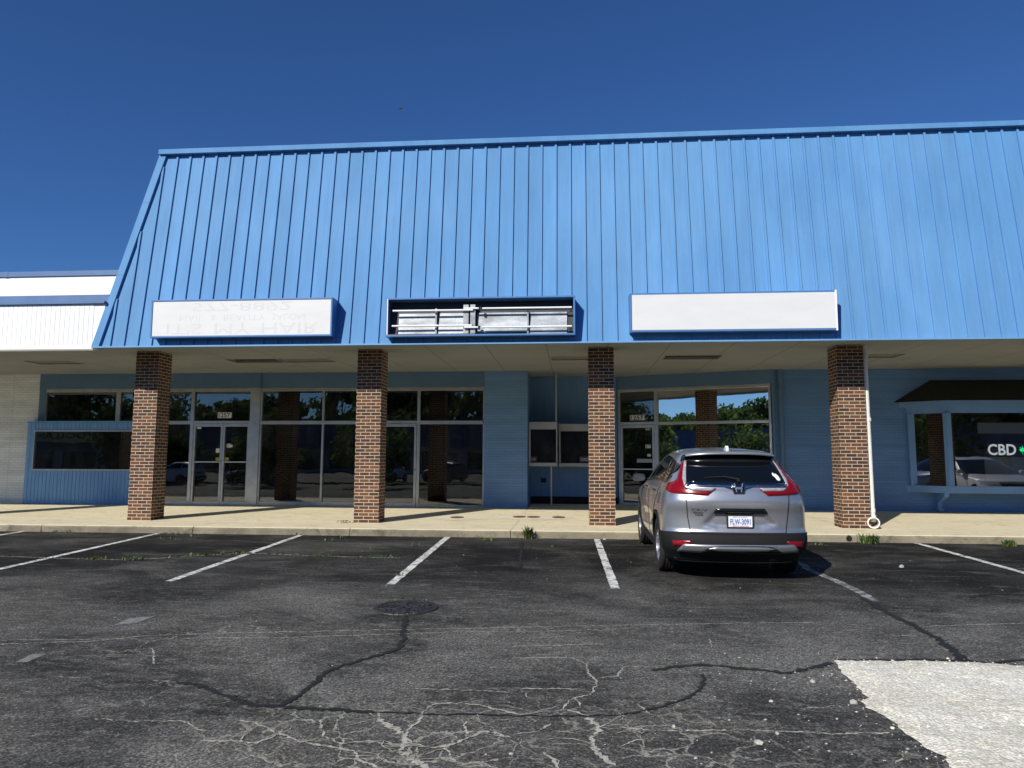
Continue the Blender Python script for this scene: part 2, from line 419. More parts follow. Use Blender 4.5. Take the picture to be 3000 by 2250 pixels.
# ------------------------------------------------------------------ mesh helpers
class MB:
    def __init__(s):
        s.v = []; s.f = []
    def face(s, pts):
        i = len(s.v); s.v += [tuple(p) for p in pts]; s.f.append(list(range(i, i + len(pts))))
        return s
    def box(s, x0, x1, y0, y1, z0, z1):
        i = len(s.v)
        s.v += [(x, y, z) for z in (z0, z1) for y in (y0, y1) for x in (x0, x1)]
        for q in ((0, 2, 3, 1), (4, 5, 7, 6), (0, 1, 5, 4), (2, 6, 7, 3), (0, 4, 6, 2), (1, 3, 7, 5)):
            s.f.append([i + k for k in q])
        return s
    def hexa(s, p):     # eight corners: bottom 4 (ccw), top 4
        i = len(s.v); s.v += [tuple(q) for q in p]
        for q in ((3, 2, 1, 0), (4, 5, 6, 7), (0, 1, 5, 4), (1, 2, 6, 5), (2, 3, 7, 6), (3, 0, 4, 7)):
            s.f.append([i + k for k in q])
        return s
    def prism(s, poly, fn, a, b):   # poly 2d -> fn(p, t) gives 3d at t=a and t=b
        n = len(poly); i = len(s.v)
        s.v += [tuple(fn(p, a)) for p in poly] + [tuple(fn(p, b)) for p in poly]
        s.f.append([i + k for k in range(n)][::-1]); s.f.append([i + n + k for k in range(n)])
        for k in range(n):
            k2 = (k + 1) % n
            s.f.append([i + k, i + k2, i + n + k2, i + n + k])
        return s
    def tube(s, pts, r, n=10, cap=True):
        pts = [Vector(p) for p in pts]; i0 = len(s.v)
        rr = r if isinstance(r, (list, tuple)) else [r] * len(pts)
        for k, p in enumerate(pts):
            d = (pts[min(k + 1, len(pts) - 1)] - pts[max(k - 1, 0)]).normalized()
            a = d.cross(Vector((0, 0, 1)) if abs(d.z) < .9 else Vector((1, 0, 0))).normalized(); b = d.cross(a)
            for j in range(n):
                t = 2 * pi * j / n
                s.v.append(tuple(p + (a * cos(t) + b * sin(t)) * rr[k]))
        for k in range(len(pts) - 1):
            for j in range(n):
                j2 = (j + 1) % n
                s.f.append([i0 + k * n + j, i0 + k * n + j2, i0 + (k + 1) * n + j2, i0 + (k + 1) * n + j])
        if cap:
            s.f.append([i0 + j for j in range(n)][::-1])
            s.f.append([i0 + (len(pts) - 1) * n + j for j in range(n)])
        return s
    def lathe(s, prof, fn, n=32):   # prof [(r,h)], fn(r,angle,h)->3d
        i0 = len(s.v); m = len(prof)
        for j in range(n):
            for r, h in prof:
                s.v.append(tuple(fn(r, 2 * pi * j / n, h)))
        for j in range(n):
            j2 = (j + 1) % n
            for k in range(m - 1):
                s.f.append([i0 + j * m + k, i0 + j * m + k + 1, i0 + j2 * m + k + 1, i0 + j2 * m + k])
        return s
    def build(s, name, mat, parent=None, smooth=False, uv=False, bevel=0, origin=None):
        me = bpy.data.meshes.new(name)
        v = s.v
        if origin is not None:
            v = [(a - origin[0], b - origin[1], c - origin[2]) for a, b, c in v]
        me.from_pydata(v, [], s.f)
        bm = bmesh.new(); bm.from_mesh(me)
        bmesh.ops.recalc_face_normals(bm, faces=bm.faces)
        if uv:
            ul = bm.loops.layers.uv.new("UVMap")
            for f in bm.faces:
                nn = f.normal
                if abs(nn.z) > .8:
                    ta, tb = Vector((1, 0, 0)), Vector((0, 1, 0))
                else:
                    ta = Vector((-nn.y, nn.x, 0)).normalized()
                    if ta.x + ta.y * .5 < 0: ta = -ta
                    tb = Vector((0, 0, 1))
                for lp in f.loops:
                    lp[ul].uv = (lp.vert.co.dot(ta), lp.vert.co.dot(tb))
        if smooth:
            for f in bm.faces: f.smooth = True
        bm.to_mesh(me); bm.free()
        o = bpy.data.objects.new(name, me)
        COL.objects.link(o)
        m = MT[mat] if isinstance(mat, str) else mat
        me.materials.append(m)
        if origin is not None: o.location = origin
        if bevel:
            bv = o.modifiers.new('bevel', 'BEVEL'); bv.width = bevel; bv.segments = 2; bv.limit_method = 'ANGLE'
        if parent is not None: adopt(o, parent)
        return o

def wmat(o):
    return (wmat(o.parent) @ o.matrix_parent_inverse @ o.matrix_basis) if o.parent else o.matrix_basis.copy()
def adopt(o, parent):
    o.parent = parent
    o.matrix_parent_inverse = wmat(parent).inverted()
def tag(o, label=None, cat=None, group=None, kind=None):
    if label: o['label'] = label
    if cat: o['category'] = cat
    if group: o['group'] = group
    if kind: o['kind'] = kind
    return o
def empty(name, loc):
    o = bpy.data.objects.new(name, None); COL.objects.link(o); o.location = loc
    o.empty_display_size = .2
    return o
def boxo(name, mat, parent, *b, **kw):
    return MB().box(*b).build(name, mat, parent, **kw)

_txt = {}
def textmesh(body, fn, w, h, name, mat, parent=None, thick=.002, flip=False, bold=False):
    """lettering fitted to w x h; fn maps (u, v, t) -> 3d"""
    cu = bpy.data.curves.new('lettering', 'FONT'); cu.body = body
    cu.resolution_u = 3
    if bold: cu.offset = .02
    to = bpy.data.objects.new('lettering', cu); COL.objects.link(to)
    dg = bpy.context.evaluated_depsgraph_get(); dg.update()
    me0 = to.evaluated_get(dg).to_mesh()
    vs_ = [v.co.copy() for v in me0.vertices]; fs = [list(p.vertices) for p in me0.polygons]
    bpy.data.objects.remove(to); bpy.data.curves.remove(cu)
    x0 = min(v.x for v in vs_); x1 = max(v.x for v in vs_); y0 = min(v.y for v in vs_); y1 = max(v.y for v in vs_)
    mb = MB()
    for v in vs_:
        a = (v.x - x0) / (x1 - x0) * w; b = (v.y - y0) / (y1 - y0) * h
        if flip: b = h - b
        mb.v.append(tuple(fn(a, b)))
    mb.f = fs
    o = mb.build(name, mat, parent)
    return o

def gz(y):
    """height of the asphalt: it falls away from the kerb"""
    if y > 13.31: y = 13.31
    return -.13 - .02 * (13.31 - max(y, -12))
def sz(y):
    return 0.0 if y < 14.5 else .0177 * (y - 14.5)

# ------------------------------------------------------------------ ground, kerb, sidewalk
g = MB()
ys = [-400, -120, -60, -12, -4, 0, 2, 3, 4, 5, 6, 8, 10, 12, 13.36]
xs = [-400, -60, -20, -10, -5, -2, 0, 2, 4, 8, 20, 60, 400]
for i in range(len(ys) - 1):
    for j in range(len(xs) - 1):
        g.face([(xs[j], ys[i], gz(ys[i])), (xs[j + 1], ys[i], gz(ys[i])), (xs[j + 1], ys[i + 1], gz(ys[i + 1])), (xs[j], ys[i + 1], gz(ys[i + 1]))])
g.face([(-400, 13.36, -.131), (400, 13.36, -.131), (400, 600, -.131), (-400, 600, -.131)])
lot = g.build('parking_lot', 'asphalt')
tag(lot, kind='structure')

def ribbon(pts, w, jit=.3, z=.004, seed=0, step=.06, wob=.01):
    """an irregular strip along a path on the asphalt"""
    rnd = random.Random(seed); out = []
    P = [Vector((a, b, 0)) for a, b in pts]; q = []
    for i in range(len(P) - 1):
        n = max(1, int((P[i + 1] - P[i]).length / step))
        for k in range(n): q.append(P[i].lerp(P[i + 1], k / n))
    q.append(P[-1]); m = len(q); mb = MB()
    if m < 2: return mb
    drift = 0
    for i, p in enumerate(q):
        d = (q[min(i + 1, m - 1)] - q[max(i - 1, 0)])
        if d.length < 1e-6: d = Vector((1, 0, 0))
        d.normalize(); nrm = Vector((-d.y, d.x, 0))
        drift = drift * .6 + rnd.uniform(-wob, wob)
        ww = w * (1 + rnd.uniform(-jit, jit)) * (.25 if i in (0, m - 1) else 1) / 2
        a = p + nrm * (drift + ww); b = p + nrm * (drift - ww)
        mb.v += [(a.x, a.y, gz(a.y) + z), (b.x, b.y, gz(b.y) + z)]
    mb.f = [[2 * i, 2 * i + 1, 2 * i + 3, 2 * i + 2] for i in range(m - 1)]
    return mb

# painted stall lines, 9 ft apart
for i, (x0, y0, x1, y1) in enumerate([(-10.57, 13.29, -10.7, 8.8), (-7.84, 13.29, -7.71, 8.75), (-5.07, 13.29, -4.98, 8.73), (-2.31, 13.29, -2.22, 8.80), (.40, 13.29, .475, 8.79), (3.22, 13.29, 3.22, 8.35), (5.90, 13.29, 5.99, 8.75), (8.66, 13.29, 8.72, 8.75)]):
    rnd = random.Random(i)
    mb = MB(); n = 46
    for k in range(n + 1):
        t = k / n; x = x0 + (x1 - x0) * t; y = y0 + (y1 - y0) * t
        if i == 5: x += .05 * sin(t * 9) * (t > .55)
        wl = .055 + rnd.uniform(-.006, .004); wr = .055 + rnd.uniform(-.006, .004)
        mb.v += [(x - wl, y, gz(y) + .004), (x + wr, y, gz(y) + .004)]
    mb.f = [[2 * k, 2 * k + 1, 2 * k + 3, 2 * k + 2] for k in range(n)]
    mb.build('stall_line', 'wornline' if i == 5 else 'line', lot)
for q in ([(-4.29, 6.61), (-4.31, 6.88), (-4.11, 6.98), (-4.13, 6.70)], [(-4.32, 5.45), (-4.35, 5.67), (-4.24, 5.68), (-4.23, 5.46)]):
    MB().face([(x, y, gz(y) + .004) for x, y in q]).build('faded_paint_mark', 'fadedline', lot)

TARS = [([(-1.69, 7.30), (-1.58, 6.78), (-1.49, 6.39), (-1.47, 6.1), (-1.62, 5.82), (-1.77, 5.6), (-1.83, 5.45), (-1.84, 5.24), (-1.85, 5.04), (-1.87, 4.83), (-1.91, 4.72)], .05),
 ([(-2.82, 5.11), (-2.65, 5.07), (-2.53, 5.0), (-2.34, 4.88), (-2.18, 4.76), (-2.07, 4.72), (-1.91, 4.72), (-1.67, 4.68), (-1.47, 4.68), (-1.26, 4.67)], .052),
 ([(-1.26, 4.67), (-.99, 4.67), (-.39, 4.69)], .022),
 ([(.57, 5.7), (.75, 5.79), (.97, 5.86), (1.11, 5.85), (1.27, 5.79), (1.43, 5.75), (1.55, 5.72), (1.67, 5.77), (1.81, 5.89), (2.0, 6.01)], .05),
 ([(.95, 5.65), (.91, 5.44), (.82, 5.24), (.68, 5.05), (.55, 4.93), (.42, 4.85)], .032), ([(.42, 4.85), (.3, 4.78), (.14, 4.74), (-.39, 4.68)], .018),
 ([(3.18, 8.55), (3.15, 7.83), (3.16, 7.44), (3.17, 7.14), (3.16, 6.82), (3.13, 6.53), (3.06, 6.16)], .075),
 ([(2.03, 6.10), (2.41, 6.13), (2.78, 6.17), (3.05, 6.15), (3.25, 6.15), (3.54, 6.24), (4.2, 6.3)], .045),
 ([(4.39, 8.67), (4.61, 8.85), (4.86, 8.9), (5.27, 8.83), (6.2, 8.85)], .06), ([(-.9, 12.76), (-.83, 11.42), (-.75, 10.15)], .05),
 ([(.1, 12.1), (.41, 12.1), (1.09, 12.11), (3.64, 12.24), (5.16, 12.02), (6.73, 11.71), (8.6, 11.6)], .05)]
for i, (p, w) in enumerate(TARS):
    ribbon(p, w * .88, .6, .006, i, .028, .012).build('sealed_crack', 'tar', lot)
CR = [([(-1.22, 4.57), (-1.12, 4.47), (-1.0, 4.34), (-.96, 4.23), (-.96, 4.1), (-.88, 4.02), (-.79, 3.95), (-.69, 3.85)], .04),
 ([(-1.0, 4.34), (-.96, 4.5), (-.95, 4.73), (-.92, 4.84), (-.79, 4.87), (-.66, 4.87), (-.5, 4.79), (-.33, 4.71)], .02),
 ([(-.96, 4.21), (-.82, 4.18), (-.71, 4.2), (-.63, 4.32), (-.55, 4.43), (-.37, 4.36)], .028),
 ([(-1.73, 4.29), (-1.62, 4.22), (-1.48, 4.16), (-1.3, 4.13), (-1.22, 4.09), (-1.13, 3.97), (-1.06, 3.94), (-.96, 3.85)], .022),
 ([(-2.13, 4.14), (-1.9, 4.17), (-1.8, 4.15), (-1.73, 4.29), (-1.73, 4.41)], .018), ([(-2.41, 4.44), (-2.23, 4.31), (-2.11, 4.29)], .014),
 ([(-1.57, 4.52), (-1.45, 4.28), (-1.32, 4.19), (-1.09, 4.25)], .018), ([(-.72, 4.19), (-.68, 4.04), (-.59, 3.98), (-.48, 4.03), (-.34, 4.1)], .02),
 ([(-.87, 4.05), (-.87, 4.17)], .018), ([(-3.5, 5.91), (-3.33, 5.67), (-3.22, 5.49)], .016), ([(-2.95, 4.41), (-2.66, 4.4), (-2.4, 4.42)], .012),
 ([(-1.24, 4.66), (-1.2, 4.57)], .02), ([(-2.07, 4.45), (-1.95, 4.45), (-1.73, 4.29)], .016), ([(-.67, 4.58), (-.63, 4.34)], .016),
 ([(-4.84, 5.91), (-4.12, 6.07), (-3.76, 6.29), (-2.97, 6.46), (-1.57, 6.7), (-.58, 6.87), (.49, 7.06), (1.49, 7.22), (2.27, 7.33)], .014),
 ([(-3.7, 6.2), (-2.59, 6.32), (-1.53, 6.56), (-1.11, 6.66), (-.47, 6.73), (.06, 6.83), (.38, 6.88)], .012), ([(-4.93, 6.03), (-4.35, 6.1), (-3.93, 6.16)], .012),
 ([(-3.78, 5.15), (-3.5, 5.15)], .012), ([(-3.01, 5.13), (-2.82, 5.11)], .014), ([(-1.11, 5.13), (-.77, 5.14), (-.43, 5.12)], .014),
 ([(-.37, 4.38), (-.21, 4.48), (-.15, 4.59)], .016), ([(.08, 4.71), (.15, 4.56), (.1, 4.4), (.1, 4.29), (.13, 4.17), (.21, 4.04)], .036),
 ([(-.08, 4.83), (-.02, 5.03), (.1, 5.13), (.16, 5.35), (.1, 5.57), (.08, 5.8), (-.04, 5.97), (-.5, 5.91)], .016), ([(.15, 4.56), (.3, 4.76), (.28, 4.67)], .016),
 ([(.16, 5.47), (.3, 5.54), (.38, 5.77), (.58, 5.79)], .014), ([(-.05, 4.83), (.08, 4.73)], .018), ([(.01, 4.31), (.07, 4.29)], .02), ([(-.18, 4.17), (-.11, 4.09), (-.08, 3.98)], .02),
 ([(.26, 4.56), (.39, 4.55), (.47, 4.52)], .022), ([(.25, 4.3), (.38, 4.4)], .018), ([(.4, 4.98), (.47, 4.78)], .012), ([(.5, 4.53), (.99, 4.59), (1.52, 4.58), (1.86, 4.63)], .016),
 ([(-.53, 6.24), (.25, 6.39)], .014), ([(2.81, 6.9), (3.03, 6.91)], .012), ([(3.25, 7.27), (4.38, 7.51)], .014), ([(1.18, 6.64), (1.13, 6.34)], .01),
 ([(-.41, 5.2), (-.17, 5.22), (.07, 5.22)], .018), ([(-.01, 5.07), (.04, 4.9)], .014), ([(1.48, 4.99), (1.69, 5.05), (1.7, 5.01)], .012), ([(1.69, 4.18), (1.79, 4.32), (1.84, 4.36)], .014),
 ([(-8.59, 10.38), (-7.1, 10.24), (-6.49, 10.23), (-6.09, 10.45), (-5.69, 10.71), (-5.26, 10.94), (-4.93, 11.02), (-4.15, 10.91), (-3.4, 10.82), (-2.58, 10.79)], .03)]
for i, (p, w) in enumerate(CR):
    ribbon(p, w * (.9 if w > .03 else .72), .85, .0045, 50 + i, .018, .009).build('dusty_crack', 'dust', lot)
    # side branches
    rnd = random.Random(300 + i)
    if w >= .018 and p[0][1] < 6:
        mb = MB()
        for k in range(len(p) // 2):
            a = rnd.choice(p); th = rnd.uniform(0, 2 * pi); q = [a]
            for s_ in range(rnd.randint(2, 4)):
                th += rnd.uniform(-.7, .7); q.append((q[-1][0] + cos(th) * .09, q[-1][1] + sin(th) * .06))
            r = ribbon(q, .006, .6, .005, i * 31 + k, .03, .008); o_ = len(mb.v); mb.v += r.v; mb.f += [[j + o_ for j in f] for f in r.f]
        mb.build('hairline_cracks', 'dust', lot)

# gravel-filled hole in the asphalt
GP = [(2.03, 6.08), (2.4, 6.10), (2.77, 6.13), (3.04, 6.12), (3.24, 6.11), (3.5, 6.04), (3.68, 5.96), (4.6, 5.7), (4.6, 3.2), (2.0, 3.2), (1.98, 3.71), (1.97, 4.03), (1.97, 4.18), (2.0, 4.31), (1.96, 4.4), (1.94, 4.52), (1.93, 4.66), (1.94, 4.8), (1.91, 4.95), (1.87, 5.03), (1.88, 5.15), (1.96, 5.23), (1.96, 5.44), (1.98, 5.56), (1.98, 5.75)]
def inside(p, poly):
    c = False; n = len(poly)
    for i in range(n):
        (x1, y1), (x2, y2) = poly[i], poly[i - 1]
        if (y1 > p[1]) != (y2 > p[1]) and p[0] < (x2 - x1) * (p[1] - y1) / (y2 - y1) + x1: c = not c
    return c
def polyfill(poly, step, extra=()):
    """triangulate a polygon with inner grid points; returns 2d verts, tris, n_boundary"""
    bd = []
    for i in range(len(poly)):
        a, b = Vector(poly[i]), Vector(poly[(i + 1) % len(poly)])
        n = max(1, int((b - a).length / step))
        for k in range(n): bd.append(a.lerp(b, k / n))
    x0 = min(p.x for p in bd); x1 = max(p.x for p in bd); y0 = min(p.y for p in bd); y1 = max(p.y for p in bd)
    pts = list(bd); tl = [(p.x, p.y) for p in bd]
    ny = int((y1 - y0) / step) + 1; nx = int((x1 - x0) / step) + 1
    for j in range(ny + 1):
        for i in range(nx + 1):
            q = (x0 + (i + .5 * (j % 2)) * step, y0 + j * step)
            if inside(q, tl) and all((q[0] - b.x) ** 2 + (q[1] - b.y) ** 2 > (step * .4) ** 2 for b in bd):
                pts.append(Vector(q))
    r = delaunay_2d_cdt(pts, [], [list(range(len(bd)))], 1, 1e-6)
    return r[0], r[2]
def jag(poly, amp, seed):
    rnd = random.Random(seed); out = []
    for i in range(len(poly)):
        a, b = Vector(poly[i]), Vector(poly[(i + 1) % len(poly)]); n = max(1, int((b - a).length / .04))
        for k in range(n):
            q = a.lerp(b, k / n); out.append((q.x + rnd.uniform(-amp, amp), q.y + rnd.uniform(-amp, amp)))
    return out
from mathutils import noise as mnoise
gp = jag(GP, .012, 3)
gv, gf = polyfill(gp, .05)
mb = MB()
for v in gv:
    dmin = min((v.x - a) ** 2 + (v.y - b) ** 2 for a, b in gp) ** .5
    h = min(1, dmin / .12) * (.012 + .012 * mnoise.noise((v.x * 3, v.y * 3, 0)) + .007 * mnoise.noise((v.x * 14, v.y * 14, 3)))
    mb.v.append((v.x, v.y, gz(v.y) + .005 + max(0, h)))
mb.f = [list(f) for f in gf]
def pebble(mb, x, y, z, r, rnd):
    i = len(mb.v); sx, sy, sz_ = rnd.uniform(.7, 1.3), rnd.uniform(.7, 1.3), rnd.uniform(.45, .8)
    ph = rnd.uniform(0, 6.28)
    ring = [(0, 0, 1)] + [(cos(a + ph) * .9, sin(a + ph) * .9, .35) for a in (0, 1.05, 2.09, 3.14, 4.19, 5.24)] + [(cos(a + ph + .5), sin(a + ph + .5), -.35) for a in (0, 1.05, 2.09, 3.14, 4.19, 5.24)]
    for a, b, c in ring:
        k = rnd.uniform(.8, 1.1)
        mb.v.append((x + a * r * sx * k, y + b * r * sy * k, z + c * r * sz_ * k))
    for j in range(6):
        k = (j + 1) % 6
        mb.f.append([i, i + 1 + j, i + 1 + k]); mb.f.append([i + 1 + j, i + 7 + j, i + 1 + k]); mb.f.append([i + 1 + k, i + 7 + j, i + 7 + k])
rnd = random.Random(5)
n = 0
while n < 2600:
    x, y = rnd.uniform(1.8, 4.4), rnd.uniform(3.4, 6.15)
    if inside((x, y), GP):
        pebble(mb, x, y, gz(y) + .014, min(.026, .003 + rnd.expovariate(1 / .0028)), rnd); n += 1
gr = mb.build('gravel', 'gravel'); tag(gr, kind='stuff')
mbx = MB()
n = 0
while n < 160:
    a = rnd.choice(gp); x, y = a[0] + rnd.gauss(0, .09), a[1] + rnd.gauss(0, .07)
    if x < 4.3 and not inside((x, y), gp): pebble(mbx, x, y, gz(y) + .003, .002 + rnd.expovariate(1 / .003), rnd); n += 1
tag(mbx.build('spilled_gravel', 'gravel'), 'small pale stones spilled over the ragged edge of the gravel hole', 'gravel', kind='stuff')
tag(gr, 'pale crushed stone filling a broken hole in the asphalt at lower right', 'gravel')
mb = MB()
for k in range(300):
    x = rnd.gauss(1.6, .6); y = rnd.uniform(3.5, 6.2)
    if inside((x, y), GP): continue
    pebble(mb, x, y, gz(y) + .003, .002 + rnd.expovariate(1 / .002), rnd)
for k in range(260):
    x = rnd.uniform(-4.5, 5); y = rnd.uniform(3.6, 12.8)
    pebble(mb, x, y, gz(y) + .003, .002 + rnd.expovariate(1 / .0022), rnd)
tag(mb.build('loose_grit', 'stone'), 'small pale grit scattered over the dark asphalt', 'grit', kind='stuff')
STONES = [(4.52, 10.67, .05, 'white flat stone lying alone on the asphalt right of the silver car'), (1.69, 5.53, .024, 'pale pebble just left of the upper left gravel edge'),
          (1.82, 5.12, .028, 'pale pebble touching the notch in the left gravel edge'), (.59, 4.61, .014, 'small pale pebble among the white cracks right of centre'),
          (1.04, 4.41, .022, 'grey white stone on cracked asphalt well left of the gravel'), (.53, 13.21, .03, 'tiny white stone at the kerb beside the top of a stall line')]
for x, y, r, lab in STONES:
    mb = MB(); pebble(mb, 0, 0, 0, r, random.Random(int(x * 100)))
    o = mb.build('stone', 'stone'); o.location = (x, y, gz(y) + r * .3); tag(o, lab, 'stone', 'stones lying on the asphalt')

# kerb in ten-foot pieces, sidewalk slab behind it
kj = [-60, -40, -25, -16.3, -13.25, -10.22, -7.18, -4.15, -1.16, 1.87, 4.92, 7.95, 10.98, 20, 40, 60]
mb = MB()
prof = [(13.31, -.2), (13.312, -.035), (13.325, -.012), (13.35, -.0), (13.47, .0), (13.47, -.2)]
for i in range(len(kj) - 1):
    mb.prism(prof, lambda p, t: (t, p[0], p[1]), kj[i] + .006, kj[i + 1] - .006)
kerb = tag(mb.build('kerb', 'kerb'), kind='structure')
mb = MB()
for i in range(len(kj) - 1):
    mb.face([(kj[i] + .006, 13.322, -.010), (kj[i + 1] - .006, 13.322, -.010), (kj[i + 1] - .006, 13.352, .003), (kj[i] + .006, 13.352, .003)])
    mb.face([(kj[i] + .006, 13.352, .003), (kj[i + 1] - .006, 13.352, .003), (kj[i + 1] - .006, 13.468, .003), (kj[i] + .006, 13.468, .003)])
mb.build('worn_kerb_top', 'concrete', kerb)
mb = MB()
sj = [-60, -18, -13.3, -7.2, -1.16, 5.2, 11, 60]
for i in range(len(sj) - 1):
    x0, x1 = sj[i] + .004, sj[i + 1] - .004
    mb.face([(x0, 13.472, -.002), (x1, 13.472, -.002), (x1, 14.5, 0), (x0, 14.5, 0)])
    mb.face([(x0, 14.5, 0), (x1, 14.5, 0), (x1, 20.5, sz(20.5)), (x0, 20.5, sz(20.5))])
mb.face([(-60, 13.47, -.03), (60, 13.47, -.03), (60, 20.5, -.03), (-60, 20.5, -.03)])
walk = tag(mb.build('sidewalk', 'concrete'), kind='structure')
PCH = [(-3.05, 15.5), (-2.5, 15.1), (-1.9, 15.5), (-1.5, 15.6), (-1.0, 15.45), (-.3, 15.6), (.0, 16.0), (-.25, 16.5), (-.9, 16.45), (-1.6, 16.55), (-2.2, 16.5), (-2.9, 16.3)]
v, f = polyfill(jag(PCH, .05, 8), .4)
mb = MB(); mb.v = [(p.x, p.y, sz(p.y) + .004) for p in v]; mb.f = [list(q) for q in f]
mb.build('repair_patch', 'patchc', walk)
for x, lab in ((-2.54, 'rusty oval plate alone at the left of the sidewalk patch'), (-1.2, 'rusty oval plate left of its close neighbour on the sidewalk patch'), (-.89, 'rusty oval plate right of its close neighbour on the sidewalk patch'), (-.34, 'rusty oval plate nearest the third brick column')):
    mb = MB(); y = 15.8 if x < -2 else 16.05
    mb.lathe([(.0, .012), (.11, .012), (.14, .009), (.15, .0), (.15, -.01)], lambda r, a, h: (x + r * cos(a), y + r * 1.35 * sin(a), sz(y) + .004 + h), 20)
    o = mb.build('drain_cover', 'rust', origin=(x, y, sz(y)))
    tag(o, lab, 'drain cover', 'rusty covers set in the sidewalk')
# drain pipe end in the kerb face; a black disc paints its dark inside
mb = MB().lathe([(.052, -.01), (.052, .006), (.066, .006), (.066, -.01)], lambda r, a, h: (4.78 + r * cos(a), 13.312 - h, -.068 + r * sin(a)), 20)
mb.build('drain_outlet', 'kerb', kerb)
MB().lathe([(.0, 0), (.053, 0)], lambda r, a, h: (4.78 + r * cos(a), 13.308, -.068 + r * sin(a)), 20).build('drain_dark_disc', 'black', kerb)

# manhole
mh = empty('manhole_cover', (-1.745, 7.58, gz(7.58))); tag(mh, 'round black cast iron manhole cover with patterned lid in the asphalt', 'manhole cover')
def mhp(r, a, h): return (-1.745 + r * cos(a), 7.58 + r * sin(a), gz(7.58 + r * sin(a)) + h)
MB().lathe([(.285, .004), (.285, .012), (.33, .012), (.335, .002)], mhp, 40).build('frame_ring', 'darkmetal', mh)
lid = MB(); lid.lathe([(.0, .007), (.278, .007), (.28, .0)], mhp, 40)
rnd = random.Random(2)
for r, n in ((.24, 18), (.19, 14), (.14, 10), (.09, 6), (.03, 2)):
    for k in range(n):
        a = 2 * pi * k / n + r * 9
        c = Vector(mhp(r, a, 0)); t = a + (pi / 4 if k % 2 else -pi / 4)
        d1 = Vector((cos(t), sin(t), 0)) * .036; d2 = Vector((-sin(t), cos(t), 0)) * .013
        p = [c - d1 - d2, c + d1 - d2, c + d1 + d2, c - d1 + d2]
        lid.hexa([q + Vector((0, 0, .006)) for q in p] + [q + Vector((0, 0, .014)) for q in p])
lid.build('lid', 'darkmetal', mh)

# weeds
def blades(mb, x, y, z, n, h, spread, rnd):
    for k in range(n):
        a = rnd.uniform(0, 2 * pi); r = spread * sqrt(rnd.random()); bx, by = x + r * cos(a), y + r * sin(a) * .6
        hh = h * rnd.uniform(.4, 1.1); ln = rnd.uniform(.2, .9) * hh; th = rnd.uniform(0, 2 * pi); w = rnd.uniform(.003, .008) * (1 + h * 2)
        d = Vector((cos(th), sin(th), 0)); s_ = Vector((-d.y, d.x, 0)) * w
        p0 = Vector((bx, by, z)); p1 = p0 + d * ln * .4 + Vector((0, 0, hh * .65)); p2 = p0 + d * ln + Vector((0, 0, hh))
        mb.face([p0 - s_, p0 + s_, p1 + s_ * 1.5, p1 - s_ * 1.5]); mb.face([p1 - s_ * 1.5, p1 + s_ * 1.5, p2])
mb = MB(); rnd = random.Random(9)
GC = [(-8.59, 10.38), (-7.1, 10.24), (-6.49, 10.23), (-6.09, 10.45), (-5.69, 10.71), (-5.26, 10.94), (-4.93, 11.02), (-4.15, 10.91), (-3.4, 10.82), (-2.58, 10.79)]
for i in range(len(GC) - 1):
    for k in range(5):
        t = rnd.random(); x = GC[i][0] + (GC[i + 1][0] - GC[i][0]) * t; y = GC[i][1] + (GC[i + 1][1] - GC[i][1]) * t
        blades(mb, x, y + rnd.uniform(-.03, .03), gz(y), rnd.randint(3, 16), rnd.uniform(.02, .06), .10, rnd)
for x, y, n, h, sp in ((-7.45, 13.17, 60, .05, .28), (-6.95, 12.95, 30, .04, .15), (-7.2, 12.5, 50, .04, .2), (-4.19, 12.89, 26, .08, .09), (-4.3, 12.6, 26, .06, .12), (-1.53, 12.85, 60, .07, .13), (-2.6, 12.01, 26, .07, .09), (-5.2, 13.25, 20, .05, .2), (-9.9, 13.27, 40, .05, .3),
                    (1.14, 12.73, 22, .07, .08), (-2.2, 9.4, 30, .04, .1), (-3.2, 11.6, 16, .05, .08), (-.4, 12.2, 14, .06, .06), (4.1, 12.9, 30, .06, .12), (7.3, 12.5, 16, .05, .1), (-2.35, 11.0, 26, .03, .1), (-1.8, 7.93, 24, .03, .2), (-1.7, 7.24, 20, .03, .2)):
    blades(mb, x, y, gz(y), max(4, n // 2), h, sp, rnd)
tag(mb.build('crack_weeds', 'weed'), 'low green weeds growing along cracks in the asphalt', 'weeds', kind='stuff')
def weed(x, y, n, h, sp, lab, seed):
    o = empty('weed_plant', (x, y, gz(y))); tag(o, lab, 'weed', 'taller weeds at the foot of the kerb')
    m = MB(); r = random.Random(seed); blades(m, x, y, gz(y), n, h, sp, r)
    m.build('leaves', 'weed', o)
    m = MB()
    for k in range(5):
        m.tube([(x, y, gz(y)), (x + r.uniform(-.05, .05), y + r.uniform(-.04, .04), gz(y) + h * r.uniform(.6, 1.1))], [.004, .002], 5)
    m.build('stem', 'weed', o)
weed(-.83, 13.2, 70, .22, .07, 'tallest green weed at the kerb below the walk-up window', 1)
weed(5.06, 13.15, 90, .17, .15, 'bushy weed clump at the kerb right of the drain hole', 2)
weed(7.29, 13.05, 60, .12, .11, 'small weed clump at the kerb near the right edge', 3)
weed(-9.98, 13.45, 40, .07, .12, 'low grass tuft on the kerb top near the left edge', 4)
weed(-1.3, 14.35, 50, .07, .09, 'green weed in the sidewalk joint in front of the rusty covers', 5)
mb = MB(); rnd = random.Random(4)
